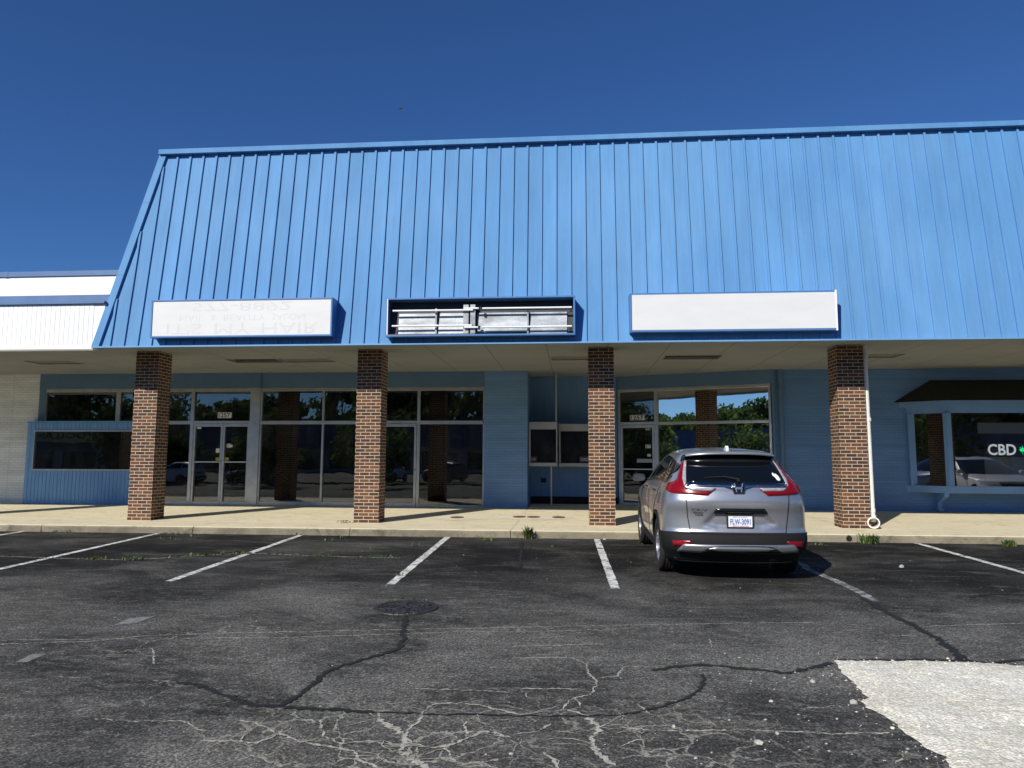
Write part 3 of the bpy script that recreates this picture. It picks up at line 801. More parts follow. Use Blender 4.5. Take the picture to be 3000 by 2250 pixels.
for k in range(50):
    x, y = -4.6 + rnd.gauss(0, .08), 14.42 + rnd.gauss(0, .04); z = rnd.uniform(.004, .05); a = rnd.uniform(0, 6.3); s_ = rnd.uniform(.012, .03)
    mb.face([(x + cos(a) * s_, y + sin(a) * s_, z), (x - sin(a) * s_ * .6, y + cos(a) * s_ * .6, z + .01), (x - cos(a) * s_, y - sin(a) * s_, z + .004), (x + sin(a) * s_ * .6, y - cos(a) * s_ * .6, z + .012)])
lit = MB()
for k in range(420):
    x = rnd.uniform(-11, 9); x += .6 * sin(x * 3.1); y = 13.30 - abs(rnd.gauss(0, .07)); z = gz(y) + .004; a = rnd.uniform(0, 6.3); q = rnd.uniform(.006, .02)
    lit.face([(x + cos(a) * q, y + sin(a) * q, z), (x - sin(a) * q * .5, y + cos(a) * q * .5, z + .006), (x - cos(a) * q, y - sin(a) * q, z + .002), (x + sin(a) * q * .5, y - cos(a) * q * .5, z + .008)])
tag(lit.build('gutter_litter', 'deadleaf'), 'dry leaf crumbs and grit lying in the gutter along the kerb', 'litter', kind='stuff')
tag(mb.build('dead_leaves', 'deadleaf'), 'small heap of dry brown leaves against the second brick column', 'dead leaves', kind='stuff')

# ------------------------------------------------------------------ the shop building
B = empty('shop_building', (-2, 16, 0))
tag(B, 'long shop row with tall bright blue ribbed metal mansard roof above brick columns', 'building')
RE = 17.0          # the row runs on past the right edge of the photo
def ry(z): return 13.57 + (z - 3.48) * .63 / 4.27
def hx(z): return -9.56 + (z - 3.48) * (.84 / 4.3)
# roof sheet: front slope, hip end, flat top
mb = MB()
ZT = 7.73
mb.hexa([(hx(3.5), ry(3.5), 3.5), (RE, ry(3.5), 3.5), (RE, ry(3.5) + .012, 3.5), (hx(3.5), ry(3.5) + .012, 3.5), (hx(3.62), ry(3.62), 3.62), (RE, ry(3.62), 3.62), (RE, ry(3.62) + .012, 3.62), (hx(3.62), ry(3.62) + .012, 3.62)])
mb.hexa([(hx(3.62), ry(3.62), 3.62), (RE, ry(3.62), 3.62), (RE, 24, 3.62), (hx(3.62), 24, 3.62), (hx(ZT), ry(ZT), ZT), (RE, ry(ZT), ZT), (RE, 23.4, ZT), (hx(ZT), 23.4, ZT)])
roof = mb.build('mansard_roof', 'roof', B)
mb = MB()
k = 0
x = -9.23 - .2868 * 2
while x < RE - .1:
    zt = ZT - .015
    if x < hx(ZT) + .13:
        zt = 3.48 + (x - .13 + 9.56) / (.84 / 4.3)
    if zt > 3.7:
        w, h = .021, .035
        p = []
        for z in (3.5, zt):
            y = ry(z) + .002
            p += [(x - w, y, z), (x + w, y, z), (x + w, y - h, z - .006), (x - w, y - h, z - .006)]
        mb.hexa(p)
    x += .2868
mb.build('standing_seams', 'roof', roof)
# ridge cap, hip trim, drip edge
cap = MB()
cj = [hx(7.7) - .02, -3.0, 3.1, 9.2, RE]
for i in range(4):
    x0, x1 = cj[i] + (.003 if i else 0), cj[i + 1]
    cap.box(x0, x1, ry(7.7) - .11, ry(7.7) + .35, 7.705, 7.805)
cap.build('ridge_cap', 'roof', roof)
hp = MB()
for (za, zb) in ((3.47, 5.0), (5.004, 6.6), (6.604, 7.70)):
    a, b = hx(za), hx(zb)
    ya, yb = ry(za), ry(zb)
    hp.hexa([(a - .03, ya - .055, za), (a + .12, ya - .055, za), (a + .12, ya + .05, za), (a - .03, ya + .3, za), (b - .03, yb - .055, zb), (b + .12, yb - .055, zb), (b + .12, yb + .05, zb), (b - .03, yb + .3, zb)])
hp.build('hip_trim', 'roof', roof)
MB().box(-9.57, RE, 13.505, 13.60, 3.468, 3.498).build('drip_edge', 'rooftrim', roof)
# soffit with recessed light bays
sof = MB(); Z0, Z1 = 3.54, 3.60; YNS = 13.64
BAYS = [(-12.92, -11.76, 'grey'), (-7.98, -6.79, 'dark'), (-6.76, -5.55, 'grey'), (-.50, .55, 'grey'), (2.0, 3.22, 'dark'), (5.85, 7.02, 'grey')]
sof.box(-9.50, RE, 13.60, 15.83, Z0, Z1); sof.box(-30, -9.50, YNS, 15.83, Z0, Z1); sof.box(-30, RE, 16.44, 20.3, Z0, Z1)
x = -30
for a, b, kd in BAYS:
    sof.box(x, a, 15.83, 16.44, Z0, Z1); x = b
sof.box(x, RE, 15.83, 16.44, Z0, Z1)
sf = sof.build('soffit', 'soffit', B)
sfmb = MB().box(-9.50, RE, 13.594, 13.60, 3.50, 3.54).build('soffit_edge', 'soffit', B)
for a, b, kd in BAYS:
    m = MB()
    zt = 3.60 if kd == 'grey' else 3.75
    if kd == 'grey':
        m.box(a + .002, b - .002, 15.832, 16.438, 3.565, 3.585)
        m.build('ceiling_light', 'bayframe', sf)
    else:
        m.box(a - .02, b + .02, 15.81, 16.46, 3.601, 3.615)
        m.build('open_light_bay', 'black', sf)
# brick columns
for x in (-14.05, -9.252, -4.446, .295, 5.116, 9.93):
    c = MB().box(0, .508, 0, .489, 0, 3.545)
    o = c.build('brick_column', 'brick', None, uv=True)
    o.location = (x, 14.5, 0)
    kk = int((x + 15) * 1.3)
    for l_ in o.data.uv_layers[0].data: l_.uv = (l_.uv[0] + .4064 * kk, l_.uv[1] + .1354 * (kk % 5))
    o.parent = B; o.matrix_parent_inverse = Matrix.Translation(-Vector(B.location))
YW = 18.45
FL = .07
# header band over the left storefronts and end strip
wl = MB()
wl.box(-14.45, -2.285, 18.40, 18.75, 3.135, 3.54)
wl.box(-14.45, -14.27, 18.41, 18.75, 2.0, 3.135)
wl.box(-8.50, -8.235, 18.36, 18.41, 3.135, 3.54)
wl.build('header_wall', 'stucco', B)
# brick pier and return into the recess
MB().box(-2.285, -1.18, 18.38, 18.75, FL - .05, 3.54).build('brick_pier', 'bluebrick', B, uv=True)
rc = MB()
rc.box(-1.40, -1.18, 18.75, 19.95, FL, 3.54)
rc.box(-1.18, 1.16, 19.82, 19.95, FL + .22, 3.54)
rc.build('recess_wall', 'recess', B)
MB().box(-1.18, 1.16, 19.80, 19.95, .02, FL + .22).build('dark_plinth', 'black', B)
# right-hand brick wall
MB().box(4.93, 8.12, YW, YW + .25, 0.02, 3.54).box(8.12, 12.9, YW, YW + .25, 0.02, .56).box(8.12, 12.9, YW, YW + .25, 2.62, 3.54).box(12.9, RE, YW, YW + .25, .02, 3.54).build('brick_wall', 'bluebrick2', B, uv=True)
MB().box(4.90, 4.96, YW - .06, YW + .2, 0.02, 3.54).build('corner_post', 'stucco', B)
# rooms behind the glass
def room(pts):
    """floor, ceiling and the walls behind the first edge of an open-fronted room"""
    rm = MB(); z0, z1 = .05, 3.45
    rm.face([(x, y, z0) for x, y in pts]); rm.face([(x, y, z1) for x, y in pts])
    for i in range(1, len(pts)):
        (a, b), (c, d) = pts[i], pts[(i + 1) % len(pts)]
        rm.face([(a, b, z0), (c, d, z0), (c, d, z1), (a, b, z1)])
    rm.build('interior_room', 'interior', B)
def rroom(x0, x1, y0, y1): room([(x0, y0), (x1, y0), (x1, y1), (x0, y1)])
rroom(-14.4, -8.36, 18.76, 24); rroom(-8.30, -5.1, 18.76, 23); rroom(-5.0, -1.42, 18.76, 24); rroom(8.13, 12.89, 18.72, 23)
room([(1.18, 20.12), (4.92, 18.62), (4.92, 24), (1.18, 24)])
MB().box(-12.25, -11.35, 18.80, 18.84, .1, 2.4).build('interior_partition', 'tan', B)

# --- generic storefront unit built in a local (s, n, z) frame: s along the wall, n outwards
class Unit:
    def __init__(s, name, o, t):
        s.o = Vector(o); s.t = Vector(t).normalized(); s.n = Vector((s.t.y, -s.t.x, 0)); s.mb = MB(); s.name = name; s.kids = []
    def P(s, a, n, z):
        q = s.o + s.t * a + s.n * n; return (q.x, q.y, z)
    def hx(s, mb, a0, a1, n0, n1, z0, z1):
        mb.hexa([s.P(a0, n1, z0), s.P(a1, n1, z0), s.P(a1, n0, z0), s.P(a0, n0, z0), s.P(a0, n1, z1), s.P(a1, n1, z1), s.P(a1, n0, z1), s.P(a0, n0, z1)])
    def bar(s, a0, a1, z0, z1, n0=-.05, n1=.03):
        s.hx(s.mb, a0, a1, n0, n1, z0, z1)
    def pane(s, a0, a1, z0, z1, mat='glass', n=-.02):
        m = MB(); s.hx(m, a0 - .008, a1 + .008, n - .003, n + .003, z0 - .008, z1 + .008); s.kids.append(('pane', m, mat))
    def kid(s, name, mat, a0, a1, n0, n1, z0, z1):
        m = MB(); s.hx(m, a0, a1, n0, n1, z0, z1); s.kids.append((name, m, mat))
    def text(s, body, a, z, w, h, n, name, mat):
        s.kids.append((name, (body, a, z, w, h, n), mat))
    def done(s, mat='alu', parent=None):
        o = s.mb.build(s.name, mat, parent or B, bevel=.004)
        for nm, m, mt in s.kids:
            if isinstance(m, tuple):
                body, a, z, w, h, n = m
                textmesh(body, lambda u, v: s.P(a + u, n, z + v), w, h, nm, mt, o, bold=True)
            else: m.build(nm, mt, o)
        return o
def W(name): return Unit(name, (0, YW, 0), (1, 0, 0))

# left window above the boarded front
u = W('shop_window')
u.bar(-14.28, -11.0, 3.05, 3.135); u.bar(-12.255, -12.13, 2.27, 3.05); u.bar(-14.28, -14.25, 2.20, 3.05); u.bar(-14.28, -11.0, 2.19, 2.27); u.bar(-11.03, -11.0, 2.27, 3.05)
u.pane(-14.25, -12.255, 2.27, 3.05); u.pane(-12.13, -11.03, 2.27, 3.05)
u.done()
# boarded front with a long window
u = Unit('boarded_front', (0, 18.2, 0), (1, 0, 0))
u.bar(-14.55, -14.33, .03, 2.225, -.22, 0); u.bar(-14.33, -11.2, 2.01, 2.225, -.22, 0); u.bar(-14.33, -11.2, .03, .955, -.22, 0); u.bar(-11.2, -11.0, .03, 2.225, -.22, 0)
x = -14.53
while x < -11.05:
    # grooves between boards are narrow raised battens with gaps
    if x < -14.36 or x > -11.2: u.bar(x, x + .084, .035, 2.215, 0, .008)
    else:
        u.bar(x, x + .084, .035, .945, 0, .008); u.bar(x, x + .084, 2.025, 2.215, 0, .008)
    x += .104
u.kid('window_frame', 'alu', -14.345, -11.18, -.05, .025, 1.975, 2.015); u.kid('window_frame', 'alu', -14.345, -11.18, -.05, .025, .948, .985)
u.kid('window_frame', 'alu', -14.345, -14.318, -.05, .025, .985, 1.975); u.kid('window_frame', 'alu', -11.20, -11.18, -.05, .025, .985, 1.975)
u.kid('side_panel', 'woodblue', -14.52, -14.40, -.70, -.22, .03, 2.225)
u.kid('top_cap', 'woodblue', -14.57, -10.99, -.24, .02, 2.225, 2.25)
u.pane(-14.318, -11.20, .985, 1.975)
u.done('woodblue')
# window left of the double door
u = W('shop_window')
u.bar(-11.0, -10.14, 3.05, 3.135); u.bar(-11.0, -10.14, 2.18, 2.27); u.bar(-11.0, -10.14, .06, .16); u.bar(-11.0, -10.96, .16, 3.05)
u.pane(-10.96, -10.14, 2.27, 3.05); u.pane(-10.96, -10.14, .16, 2.18)
u.done()
# double door with transom
u = W('double_door')
u.bar(-10.14, -10.05, .05, 3.135, -.05, .04); u.bar(-8.505, -8.235, .05, 3.135, -.05, .06); u.bar(-10.05, -8.505, 3.05, 3.135); u.bar(-10.05, -8.505, 2.20, 2.27)
u.pane(-10.05, -8.505, 2.27, 3.05)
fr = u.done()
num = MB(); 
nb = boxo('number_panel', 'paper', fr, -9.40, -9.03, 18.425, 18.43 + .02, 2.345, 2.492)
textmesh('1257', lambda a, b: (-9.375 + a, 18.422, 2.358 + b), .315, .12, 'number_lettering', 'ink', fr, bold=True)
for (a0, a1, kx) in ((-10.045, -9.24, -9.30), (-9.232, -8.51, -9.16)):
    d = W('door_leaf')
    ga, gb = a0 + .055, a1 - .055
    d.bar(a0, ga, .06, 2.19); d.bar(gb, a1, .06, 2.19); d.bar(ga, gb, 2.12, 2.19); d.bar(ga, gb, .06, .165)
    d.pane(ga, gb, .165, 2.12)
    d.kid('push_bar', 'alu', ga - .03, gb + .03, .035, .075, 1.17, 1.205)
    if a0 < -10:
        d.kid('sticker', 'paper', ga + .02, ga + .13, -.014, -.012, 2.06, 2.105); d.kid('sticker', 'paper', gb - .13, gb - .03, -.014, -.012, 1.43, 1.54); d.kid('sticker', 'yellow', gb - .125, gb - .01, -.014, -.012, 1.215, 1.30)
    else:
        d.kid('sticker', 'greyboard', ga + .04, ga + .15, -.014, -.012, 1.56, 1.67); d.kid('sticker', 'paper', ga + .10, ga + .20, -.0115, -.0105, 1.575, 1.64); d.kid('sticker', 'yellow', ga + .0, ga + .11, -.014, -.012, 1.215, 1.30)
    d.done()
# wide window, then the single door and window beside the pier
u = W('shop_window')
u.bar(-8.235, -8.19, .05, 3.135); u.bar(-8.19, -5.10, 3.05, 3.135); u.bar(-8.19, -5.10, 2.18, 2.27); u.bar(-8.19, -5.10, .05, .175)
for c in (-6.535, -5.12): u.bar(c - .026, c + .026, .175, 2.18); u.bar(c - .026, c + .026, 2.27, 3.05)
u.pane(-8.19, -6.561, 2.27, 3.05); u.pane(-6.509, -5.146, 2.27, 3.05); u.pane(-8.19, -6.561, .175, 2.18); u.pane(-6.509, -5.146, .175, 2.18)
u.done()
u = W('single_door')
u.bar(-5.09, -5.0, .05, 3.135); u.bar(-4.035, -3.96, .05, 3.135); u.bar(-5.0, -4.035, 3.05, 3.135); u.bar(-5.0, -4.035, 2.20, 2.27)
u.pane(-5.0, -4.035, 2.27, 3.05)
u.done()
d = W('door_leaf')
d.bar(-4.99, -4.93, .06, 2.19); d.bar(-4.105, -4.045, .06, 2.19); d.bar(-4.93, -4.105, 2.12, 2.19); d.bar(-4.93, -4.105, .06, .165)
d.pane(-4.93, -4.105, .165, 2.12); d.kid('lock', 'ink', -4.09, -4.06, .03, .045, 1.0, 1.03); d.kid('door_closer', 'alu', -4.7, -4.45, .03, .08, 2.135, 2.18)
d.done()
u = W('shop_window')
u.bar(-3.96, -2.285, 3.05, 3.135); u.bar(-3.96, -2.285, 2.18, 2.27); u.bar(-3.96, -2.285, .05, .12); u.bar(-2.325, -2.285, .12, 3.05)
u.pane(-3.96, -2.325, 2.27, 3.05); u.pane(-3.96, -2.325, .12, 2.18)
u.done()
# walk-up windows in the recess
def walkup(x0, x1, yf, z0, z1, notices):
    u = Unit('walk_up_window', (0, yf, 0), (1, 0, 0)); b = -(19.82 - yf)
    u.bar(x0, x1, z1 - .19, z1, b, .03); u.bar(x0, x1, z0, z0 + .09, b, .04)
    u.bar(x0, x0 + .045, z0 + .09, z1 - .19, b, .0); u.bar(x1 - .03, x1, z0 + .09, z1 - .19, b, .0)
    u.pane(x0 + .045, x1 - .03, z0 + .09, z1 - .19, 'darkglass')
    return u
u = walkup(-1.165, -.43, 18.75, 1.11, 2.25, 0)
u.kid('notice', 'cabinet', -1.13, -.95, -.016, -.014, 1.22, 1.36); u.kid('notice_print', 'bayframe', -1.10, -.98, -.0135, -.0125, 1.26, 1.32)
u.done('alupaint')
u = walkup(-.40, .62, 19.2, 1.10, 2.22, 0)
u.kid('notice', 'cabinet', .14, .54, -.016, -.014, 1.21, 1.37); u.text('ORDER', .17, 1.25, .34, .08, -.0125, 'notice_lettering', 'greyboard')
u.done('alupaint')
MB().box(-.475, -.44, 18.77, 18.805, 2.25, 3.54).build('thin_post', 'alupaint', B)
MB().box(-.605, -.57, 18.85, 18.885, .08, 1.11).build('thin_post', 'alupaint', B)
MB().box(-.90, -.76, 19.81, 19.83, .66, .78).build('wall_vent', 'black', B)
# slanted storefront
P0, P1 = Vector((1.135, 19.95, 0)), Vector((4.91, 18.43, 0))
T = (P1 - P0).normalized()
u = Unit('slanted_wall', P0, T)
u.bar(-.02, 4.07, 3.19, 3.54, -.15, .04); u.bar(-.02, .07, .06, 3.19, -.15, .03)
u.done('stucco')
u = Unit('slanted_window', P0, T)
u.bar(.075, 4.045, 3.115, 3.19); u.bar(1.085, 1.187, .06, 3.115, -.05, .035); u.bar(3.988, 4.045, .06, 3.115); u.bar(1.187, 3.988, 2.215, 2.285); u.bar(1.187, 3.988, .06, .17); u.bar(.075, .14, .06, 3.115); u.bar(.14, 1.085, 2.225, 2.30)
u.pane(.14, 1.085, 2.30, 3.115, 'glass'); u.pane(1.187, 3.988, 2.285, 3.115, 'filmglass'); u.pane(1.187, 3.988, .17, 2.215, 'filmglass')
u.kid('number_panel', 'paper', .405, .81, -.014, -.006, 2.347, 2.487); u.text('1257', .425, 2.36, .36, .115, -.004, 'number_lettering', 'ink')
u.done()
d = Unit('door_leaf', P0, T)
d.bar(.145, .205, .06, 2.215); d.bar(1.02, 1.08, .06, 2.215); d.bar(.205, 1.02, 2.14, 2.215); d.bar(.205, 1.02, .06, .15); d.pane(.205, 1.02, .15, 2.14)
d.kid('push_bar', 'alu', .19, 1.04, .035, .07, 1.02, 1.05)
d.kid('sticker', 'greyboard', .82, .97, -.014, -.012, 1.59, 1.69); d.kid('sticker', 'paper', .88, .97, -.011, -.010, 1.60, 1.65); d.kid('sticker', 'paper', .87, .97, -.014, -.012, 1.37, 1.44); d.kid('sticker', 'greyboard', .83, .96, -.014, -.012, 2.07, 2.12); d.kid('sticker', 'greyboard', .58, 1.0, -.014, -.012, 1.21, 1.31)
d.done()
# downspouts
MB().tube([(5.115, YW - .05, .05), (5.115, YW - .05, 3.54)], .056, 14).box(5.05, 5.18, YW - .115, YW, 3.08, 3.10).build('wall_downspout', 'stucco', B, smooth=False)
dp = MB().tube([(5.70, 14.62, .22), (5.685, 14.62, 3.54)], .052, 14)
for z in (.30, 2.05, 3.3): dp.tube([(5.70, 14.62, z), (5.70, 14.62, z + .07)], .060, 14)
dp.tube([(5.70, 14.62, .12), (5.70, 14.62, .25)], .066, 14)
dsp = dp.build('column_downspout', 'pvc', B, smooth=False)
# open drain tee at its foot: a short wide pipe lying on the slab, mouth towards the lot
a = Vector((-.28, -1, 0)).normalized(); s_ = Vector((-a.y, a.x, 0)); c0 = Vector((5.72, 14.70, .118))
ring = MB().lathe([(.088, .30), (.108, .30), (.112, .22), (.108, 0), (.088, .0), (.088, .30)], lambda r, t, h: c0 + a * h + s_ * (r * cos(t)) + Vector((0, 0, r * sin(t))), 28)
ring.build('drain_tee', 'pvc', dsp, smooth=False)
MB().lathe([(0, .03), (.088, .03)], lambda r, t, h: c0 + a * h + s_ * (r * cos(t)) + Vector((0, 0, r * sin(t))), 28).build('drain_mouth', 'rust', dsp)
# bay window on the right
YB = 17.95
bay = MB()
XA, XB, XC, XD = 8.10, 8.80, 12.2, 12.9
def bayring(mb, z0, z1, off, offside, thick=.12):
    pts = [(XA - offside, YW), (XB - off * .4, YB - off), (XC + off * .4, YB - off), (XD + offside, YW)]
    pin = [(XA + .12, YW), (XB + .04, YB + thick), (XC - .04, YB + thick), (XD - .12, YW)]
    for i in range(3):
        a, b, c, d = pts[i], pts[i + 1], pin[i + 1], pin[i]
        mb.hexa([(*a, z0), (*b, z0), (*c, z0), (*d, z0), (*a, z1), (*b, z1), (*c, z1), (*d, z1)])
bayring(bay, 2.42, 2.575, .0, .0)
def cpost(x, y, r, z0, z1):
    bay.prism([(x - r, y + .02), (x - r * .35, y - r * .5), (x + r, y - r * .3), (x + r, y + .09), (x - r * .5, y + .10)], lambda p, t: (p[0], p[1], t), z0, z1)
cpost(XB, YB, .085, .70, 2.42); cpost(XC, YB, .085, .70, 2.42)
bay.box(XA, XA + .15, YW - .08, YW + .06, .70, 2.42); bay.box(XD - .15, XD, YW - .08, YW + .06, .70, 2.42)
wb = bay.build('bay_window', 'bayblue', B)
m = MB(); bayring(m, 2.577, 2.71, .10, .16); m.build('fascia', 'bayblue', wb)
m = MB(); bayring(m, .535, .698, .06, .06); m.build('sill', 'bayblue', wb)
m = MB()
e = [(XA - .28, YW), (XB - .04, YB - .14), (XC + .04, YB - .14), (XD + .28, YW)]; tp = [(8.66, YW), (8.70, YW), (12.3, YW), (12.34, YW)]
m.face([(*e[0], 2.712), (*e[1], 2.712), (*tp[1], 3.255)]); m.face([(*e[1], 2.712), (*e[2], 2.712), (*tp[2], 3.255), (*tp[1], 3.255)]); m.face([(*e[2], 2.712), (*e[3], 2.712), (*tp[2], 3.255)]); m.face([(*e[0], 2.712), (*e[3], 2.712), (*e[2], 2.712), (*e[1], 2.712)])
m.face([(*e[0], 2.712), (*tp[1], 3.255), (*tp[2], 3.255), (*e[3], 2.712)])
m.build('bay_roof', 'shingle', wb)
sd = Vector((XB - XA, YB - YW, 0)).normalized()
us = Unit('side', (XA, YW, 0), sd)
for (uu, a0, a1) in ((us, .14, .78), (Unit('front', (XB, YB, 0), (1, 0, 0)), .08, 3.32), (Unit('side', (XC, YB, 0), (XD - XC, YW - YB, 0)), .1, .72)):
    m = MB(); uu.hx(m, a0, a1, -.035, -.029, .69, 2.43); m.build('pane', 'bayglass', wb)
for x in (8.72, 12.2):
    m = MB().prism([(17.98, .535), (18.45, .535), (18.45, .14), (18.36, .16), (18.30, .30), (18.16, .38), (17.98, .46)], lambda p, t: (t, p[0], p[1]), x - .05, x + .05)
    m.box(x - .06, x + .06, 18.28, 18.45, .10, .16); m.build('bracket', 'bayblue', wb)
# notices behind the bay window and the CBD sign
m = MB().box(9.62, 12.1, 18.20, 18.22, 1.94, 2.20); tag(m.build('notice_board', 'greyboard'), 'blank grey strip of board hanging behind the bay window above the CBD sign', 'board', 'boards behind the bay window')
m = MB().box(9.74, 12.1, 18.22, 18.24, .74, 1.385); tag(m.build('notice_board', 'greyboard'), 'large blank grey board standing behind the bay window below the CBD sign', 'board', 'boards behind the bay window')
cb = empty('cbd_sign', (10.4, 18.1, 1.40)); tag(cb, 'dark window sign with beaded CBD letters and a green leaf', 'sign')
MB().box(9.68, 11.1, 18.08, 18.10, 1.395, 1.715).build('sign_board', 'board', cb)
lt = textmesh('CBD', lambda a, b: (9.745 + a, 18.070, 1.425 + b), .635, .262, 'beaded_lettering', 'ledwhite', cb, bold=True)
m = MB(); cxx, czz = 10.52, 1.555
for k, (an, ln) in enumerate(((0, .13), (.55, .12), (-.55, .12), (1.1, .095), (-1.1, .095), (1.7, .06), (-1.7, .06))):
    d = Vector((sin(an), 0, cos(an))); q = Vector((cos(an), 0, -sin(an)))
    o0 = Vector((cxx, 18.066, czz - .03))
    m.face([o0, o0 + d * ln * .5 + q * .022, o0 + d * ln, o0 + d * ln * .5 - q * .022])
m.box(cxx - .006, cxx + .006, 18.064, 18.068, czz - .12, czz - .02)
m.build('leaf_emblem', 'green', cb)
MB().lathe([(.0, 0), (.135, 0), (.135, .004)], lambda r, t, h: (cxx + r * cos(t), 18.074 + h, czz + r * sin(t)), 28).build('leaf_disc', 'cabinet', cb)

# ------------------------------------------------------------------ sign cabinets on the roof
YF = 13.36
def cabinet(x0, x1, z0, z1, lab, openbox=False, whiteright=False):
    r = empty('sign_cabinet', ((x0 + x1) / 2, YF + .15, z0)); tag(r, lab, 'sign', 'sign cabinets on the blue roof')
    t = .035; yb = ry(z0) + .05
    m = MB()
    for (a, b, c, d) in ((x0, x1, z1 - t, z1), (x0, x1, z0, z0 + t), (x0, x0 + t, z0 + t, z1 - t), (x1 - t, x1, z0 + t, z1 - t)):
        m.hexa([(a, YF, c), (b, YF, c), (b, ry(c) + .02, c), (a, ry(c) + .02, c), (a, YF, d), (b, YF, d), (b, ry(d) + .02, d), (a, ry(d) + .02, d)])
    m.build('cabinet_frame', 'signblue', r, bevel=.006)
    return r
s1 = cabinet(-8.28, -4.62, 3.63, 4.385, 'left sign cabinet with white face and ghost of upside down lettering')
MB().box(-8.245, -4.655, YF + .012, YF + .03, 3.665, 4.35).build('sign_face', 'signwhite', s1)
for body, x0, x1, z0, z1 in (('577-8892', -7.45, -5.44, 4.145, 4.315), ('NAIL', -7.69, -7.205, 3.955, 4.075), ('&', -7.055, -6.945, 3.955, 4.075), ('BEAUTY', -6.79, -5.955, 3.955, 4.075), ('SALON', -5.82, -5.17, 3.955, 4.075), ("IT'S", -7.94, -7.24, 3.685, 3.905), ('MY', -6.97, -6.235, 3.685, 3.905), ('HAIR', -6.02, -4.89, 3.685, 3.905)):
    textmesh(body, lambda a, b: (x0 + a, YF + .0114, z0 + b), x1 - x0, z1 - z0, 'ghost_lettering', 'ghost', s1, flip=True)
s3 = cabinet(1.045, 4.75, 3.635, 4.37, 'right sign cabinet with blank white face')
MB().box(1.085, 4.735, YF - .004, YF + .03, 3.672, 4.335).build('sign_face', 'signwhite', s3)
MB().box(4.735, 4.765, YF - .006, YF + .05, 3.63, 4.375).build('corner_strip', 'white', s3)
s2 = cabinet(-3.57, .035, 3.60, 4.35, 'middle sign cabinet with its face missing and bare lamp tubes showing')
YBK = YF + .235
m = MB()
m.face([(-3.535, ry(3.63) - .055, 3.635), (0, ry(3.63) - .055, 3.635), (0, ry(4.31) - .065, 4.315), (-3.535, ry(4.31) - .065, 4.315)])
m.build('cabinet_back', 'cabinet', s2)
def by(z): return ry(z) - .085 - (z - 3.6) * .02
m = MB()
for x0, x1, z0, z1 in ((-3.36, -2.63, 3.66, 4.08), (-2.58, -2.09, 3.66, 4.08), (-1.83, -.86, 3.69, 4.08), (-.82, -.12, 3.66, 4.08)):
    m.hexa([(x0, by(z0), z0), (x1, by(z0), z0), (x1, by(z0) + .006, z0), (x0, by(z0) + .006, z0), (x0, by(z1), z1), (x1, by(z1), z1), (x1, by(z1) + .006, z1), (x0, by(z1) + .006, z1)])
m.build('reflector_sheet', 'galv', s2)
for x0, x1, yo, zb, zt in ((-2.09, -1.99, .10, 3.7, 4.22), (-1.955, -1.86, .09, 3.7, 4.22), (-.875, -.845, .12, 4.0, 4.10), (-2.635, -2.605, .12, 4.0, 4.16)):
    MB().box(x0, x1, YF + yo, by(zb), 3.652, zt).build('sign_bracket', 'galv', s2)
for x0, x1, z in ((-3.45, -1.90, 4.105), (-2.08, -1.79, 4.135), (-1.72, -.03, 4.13), (-3.46, -1.92, 3.81), (-2.07, -1.80, 3.77), (-1.73, -.03, 3.77)):
    m = MB().tube([(x0, YF + .06, z + .004), (x1, YF + .06, z + .002)], .019, 10); m.build('lamp_tube', 'tube', s2)
for q in ((-1.77, -1.73, YF + .04, YF + .09, 4.09, 4.16), (-1.80, -1.76, YF + .04, YF + .09, 3.73, 3.80), (-.06, -.02, YF + .05, YF + .12, 4.06, 4.12), (-.08, -.02, YF + .05, YF + .12, 3.68, 3.75)):
    MB().box(*q).build('lamp_holder', 'ink', s2)
MB().box(-3.535, -1.85, YF + .01, YF + .10, 3.636, 3.650).build('rusty_lip', 'rust', s2)
MB().box(-3.548, -3.530, YF - .002, YF + .03, 3.64, 4.33).build('white_edge', 'white', s2)

# ------------------------------------------------------------------ neighbouring shop on the left
NB = empty('neighbour_shop', (-22, 16, 0)); tag(NB, 'low neighbouring shop with white ribbed fascia and white brick wall', 'building')
YN = 13.62
XL = -32
def NZ(z): return 1.2962 + (z - 1.2962) * YN / 14.15
YN2 = 13.80
def NZ2(z): return 1.2962 + (z - 1.2962) * YN2 / 14.15
def nslab(name, mat, y0, y1, z0, z1):
    """a band of the fascia, its right end cut along the hip of the taller roof"""
    e = .028
    m = MB().hexa([(XL, y0, z0), (hx(z0) - e, y0, z0), (hx(z0) - e, y1, z0), (XL, y1, z0), (XL, y0, z1), (hx(z1) - e, y0, z1), (hx(z1) - e, y1, z1), (XL, y1, z1)])
    return m
fa = nslab('ribbed_fascia', 'white', YN + .01, YN + .25, 3.49, NZ(4.515))
x = -9.45
while x > XL + .2:
    zt = NZ(4.50)
    if x > -9.62: zt = min(zt, 3.48 + 0)
    if x < -9.62: fa.box(x - .0945, x, YN + .003, YN + .01, 3.50, zt)
    x -= .1022
fa.build('ribbed_fascia', 'white', NB)
MB().prism([(YN + .02, 3.428), (YN - .03, 3.440), (YN - .045, 3.465), (YN - .02, 3.49), (YN + .02, 3.49)], lambda p, t: (t, p[0], p[1]), XL, -9.60).build('rolled_lip', 'white', NB)
m = nslab('blue_band', 'darkblue', YN + .05, YN + .35, NZ(4.555), NZ2(4.668)); q = nslab('', '', YN - .05, YN + .25, NZ(4.505), NZ(4.553)); k = len(m.v); m.v += q.v; m.f += [[i + k for i in f] for f in q.f]
m.build('blue_band', 'darkblue', NB)
nslab('white_band', 'white', YN2 + .02, YN2 + .25, NZ2(4.672), NZ2(5.112)).build('white_band', 'white', NB)
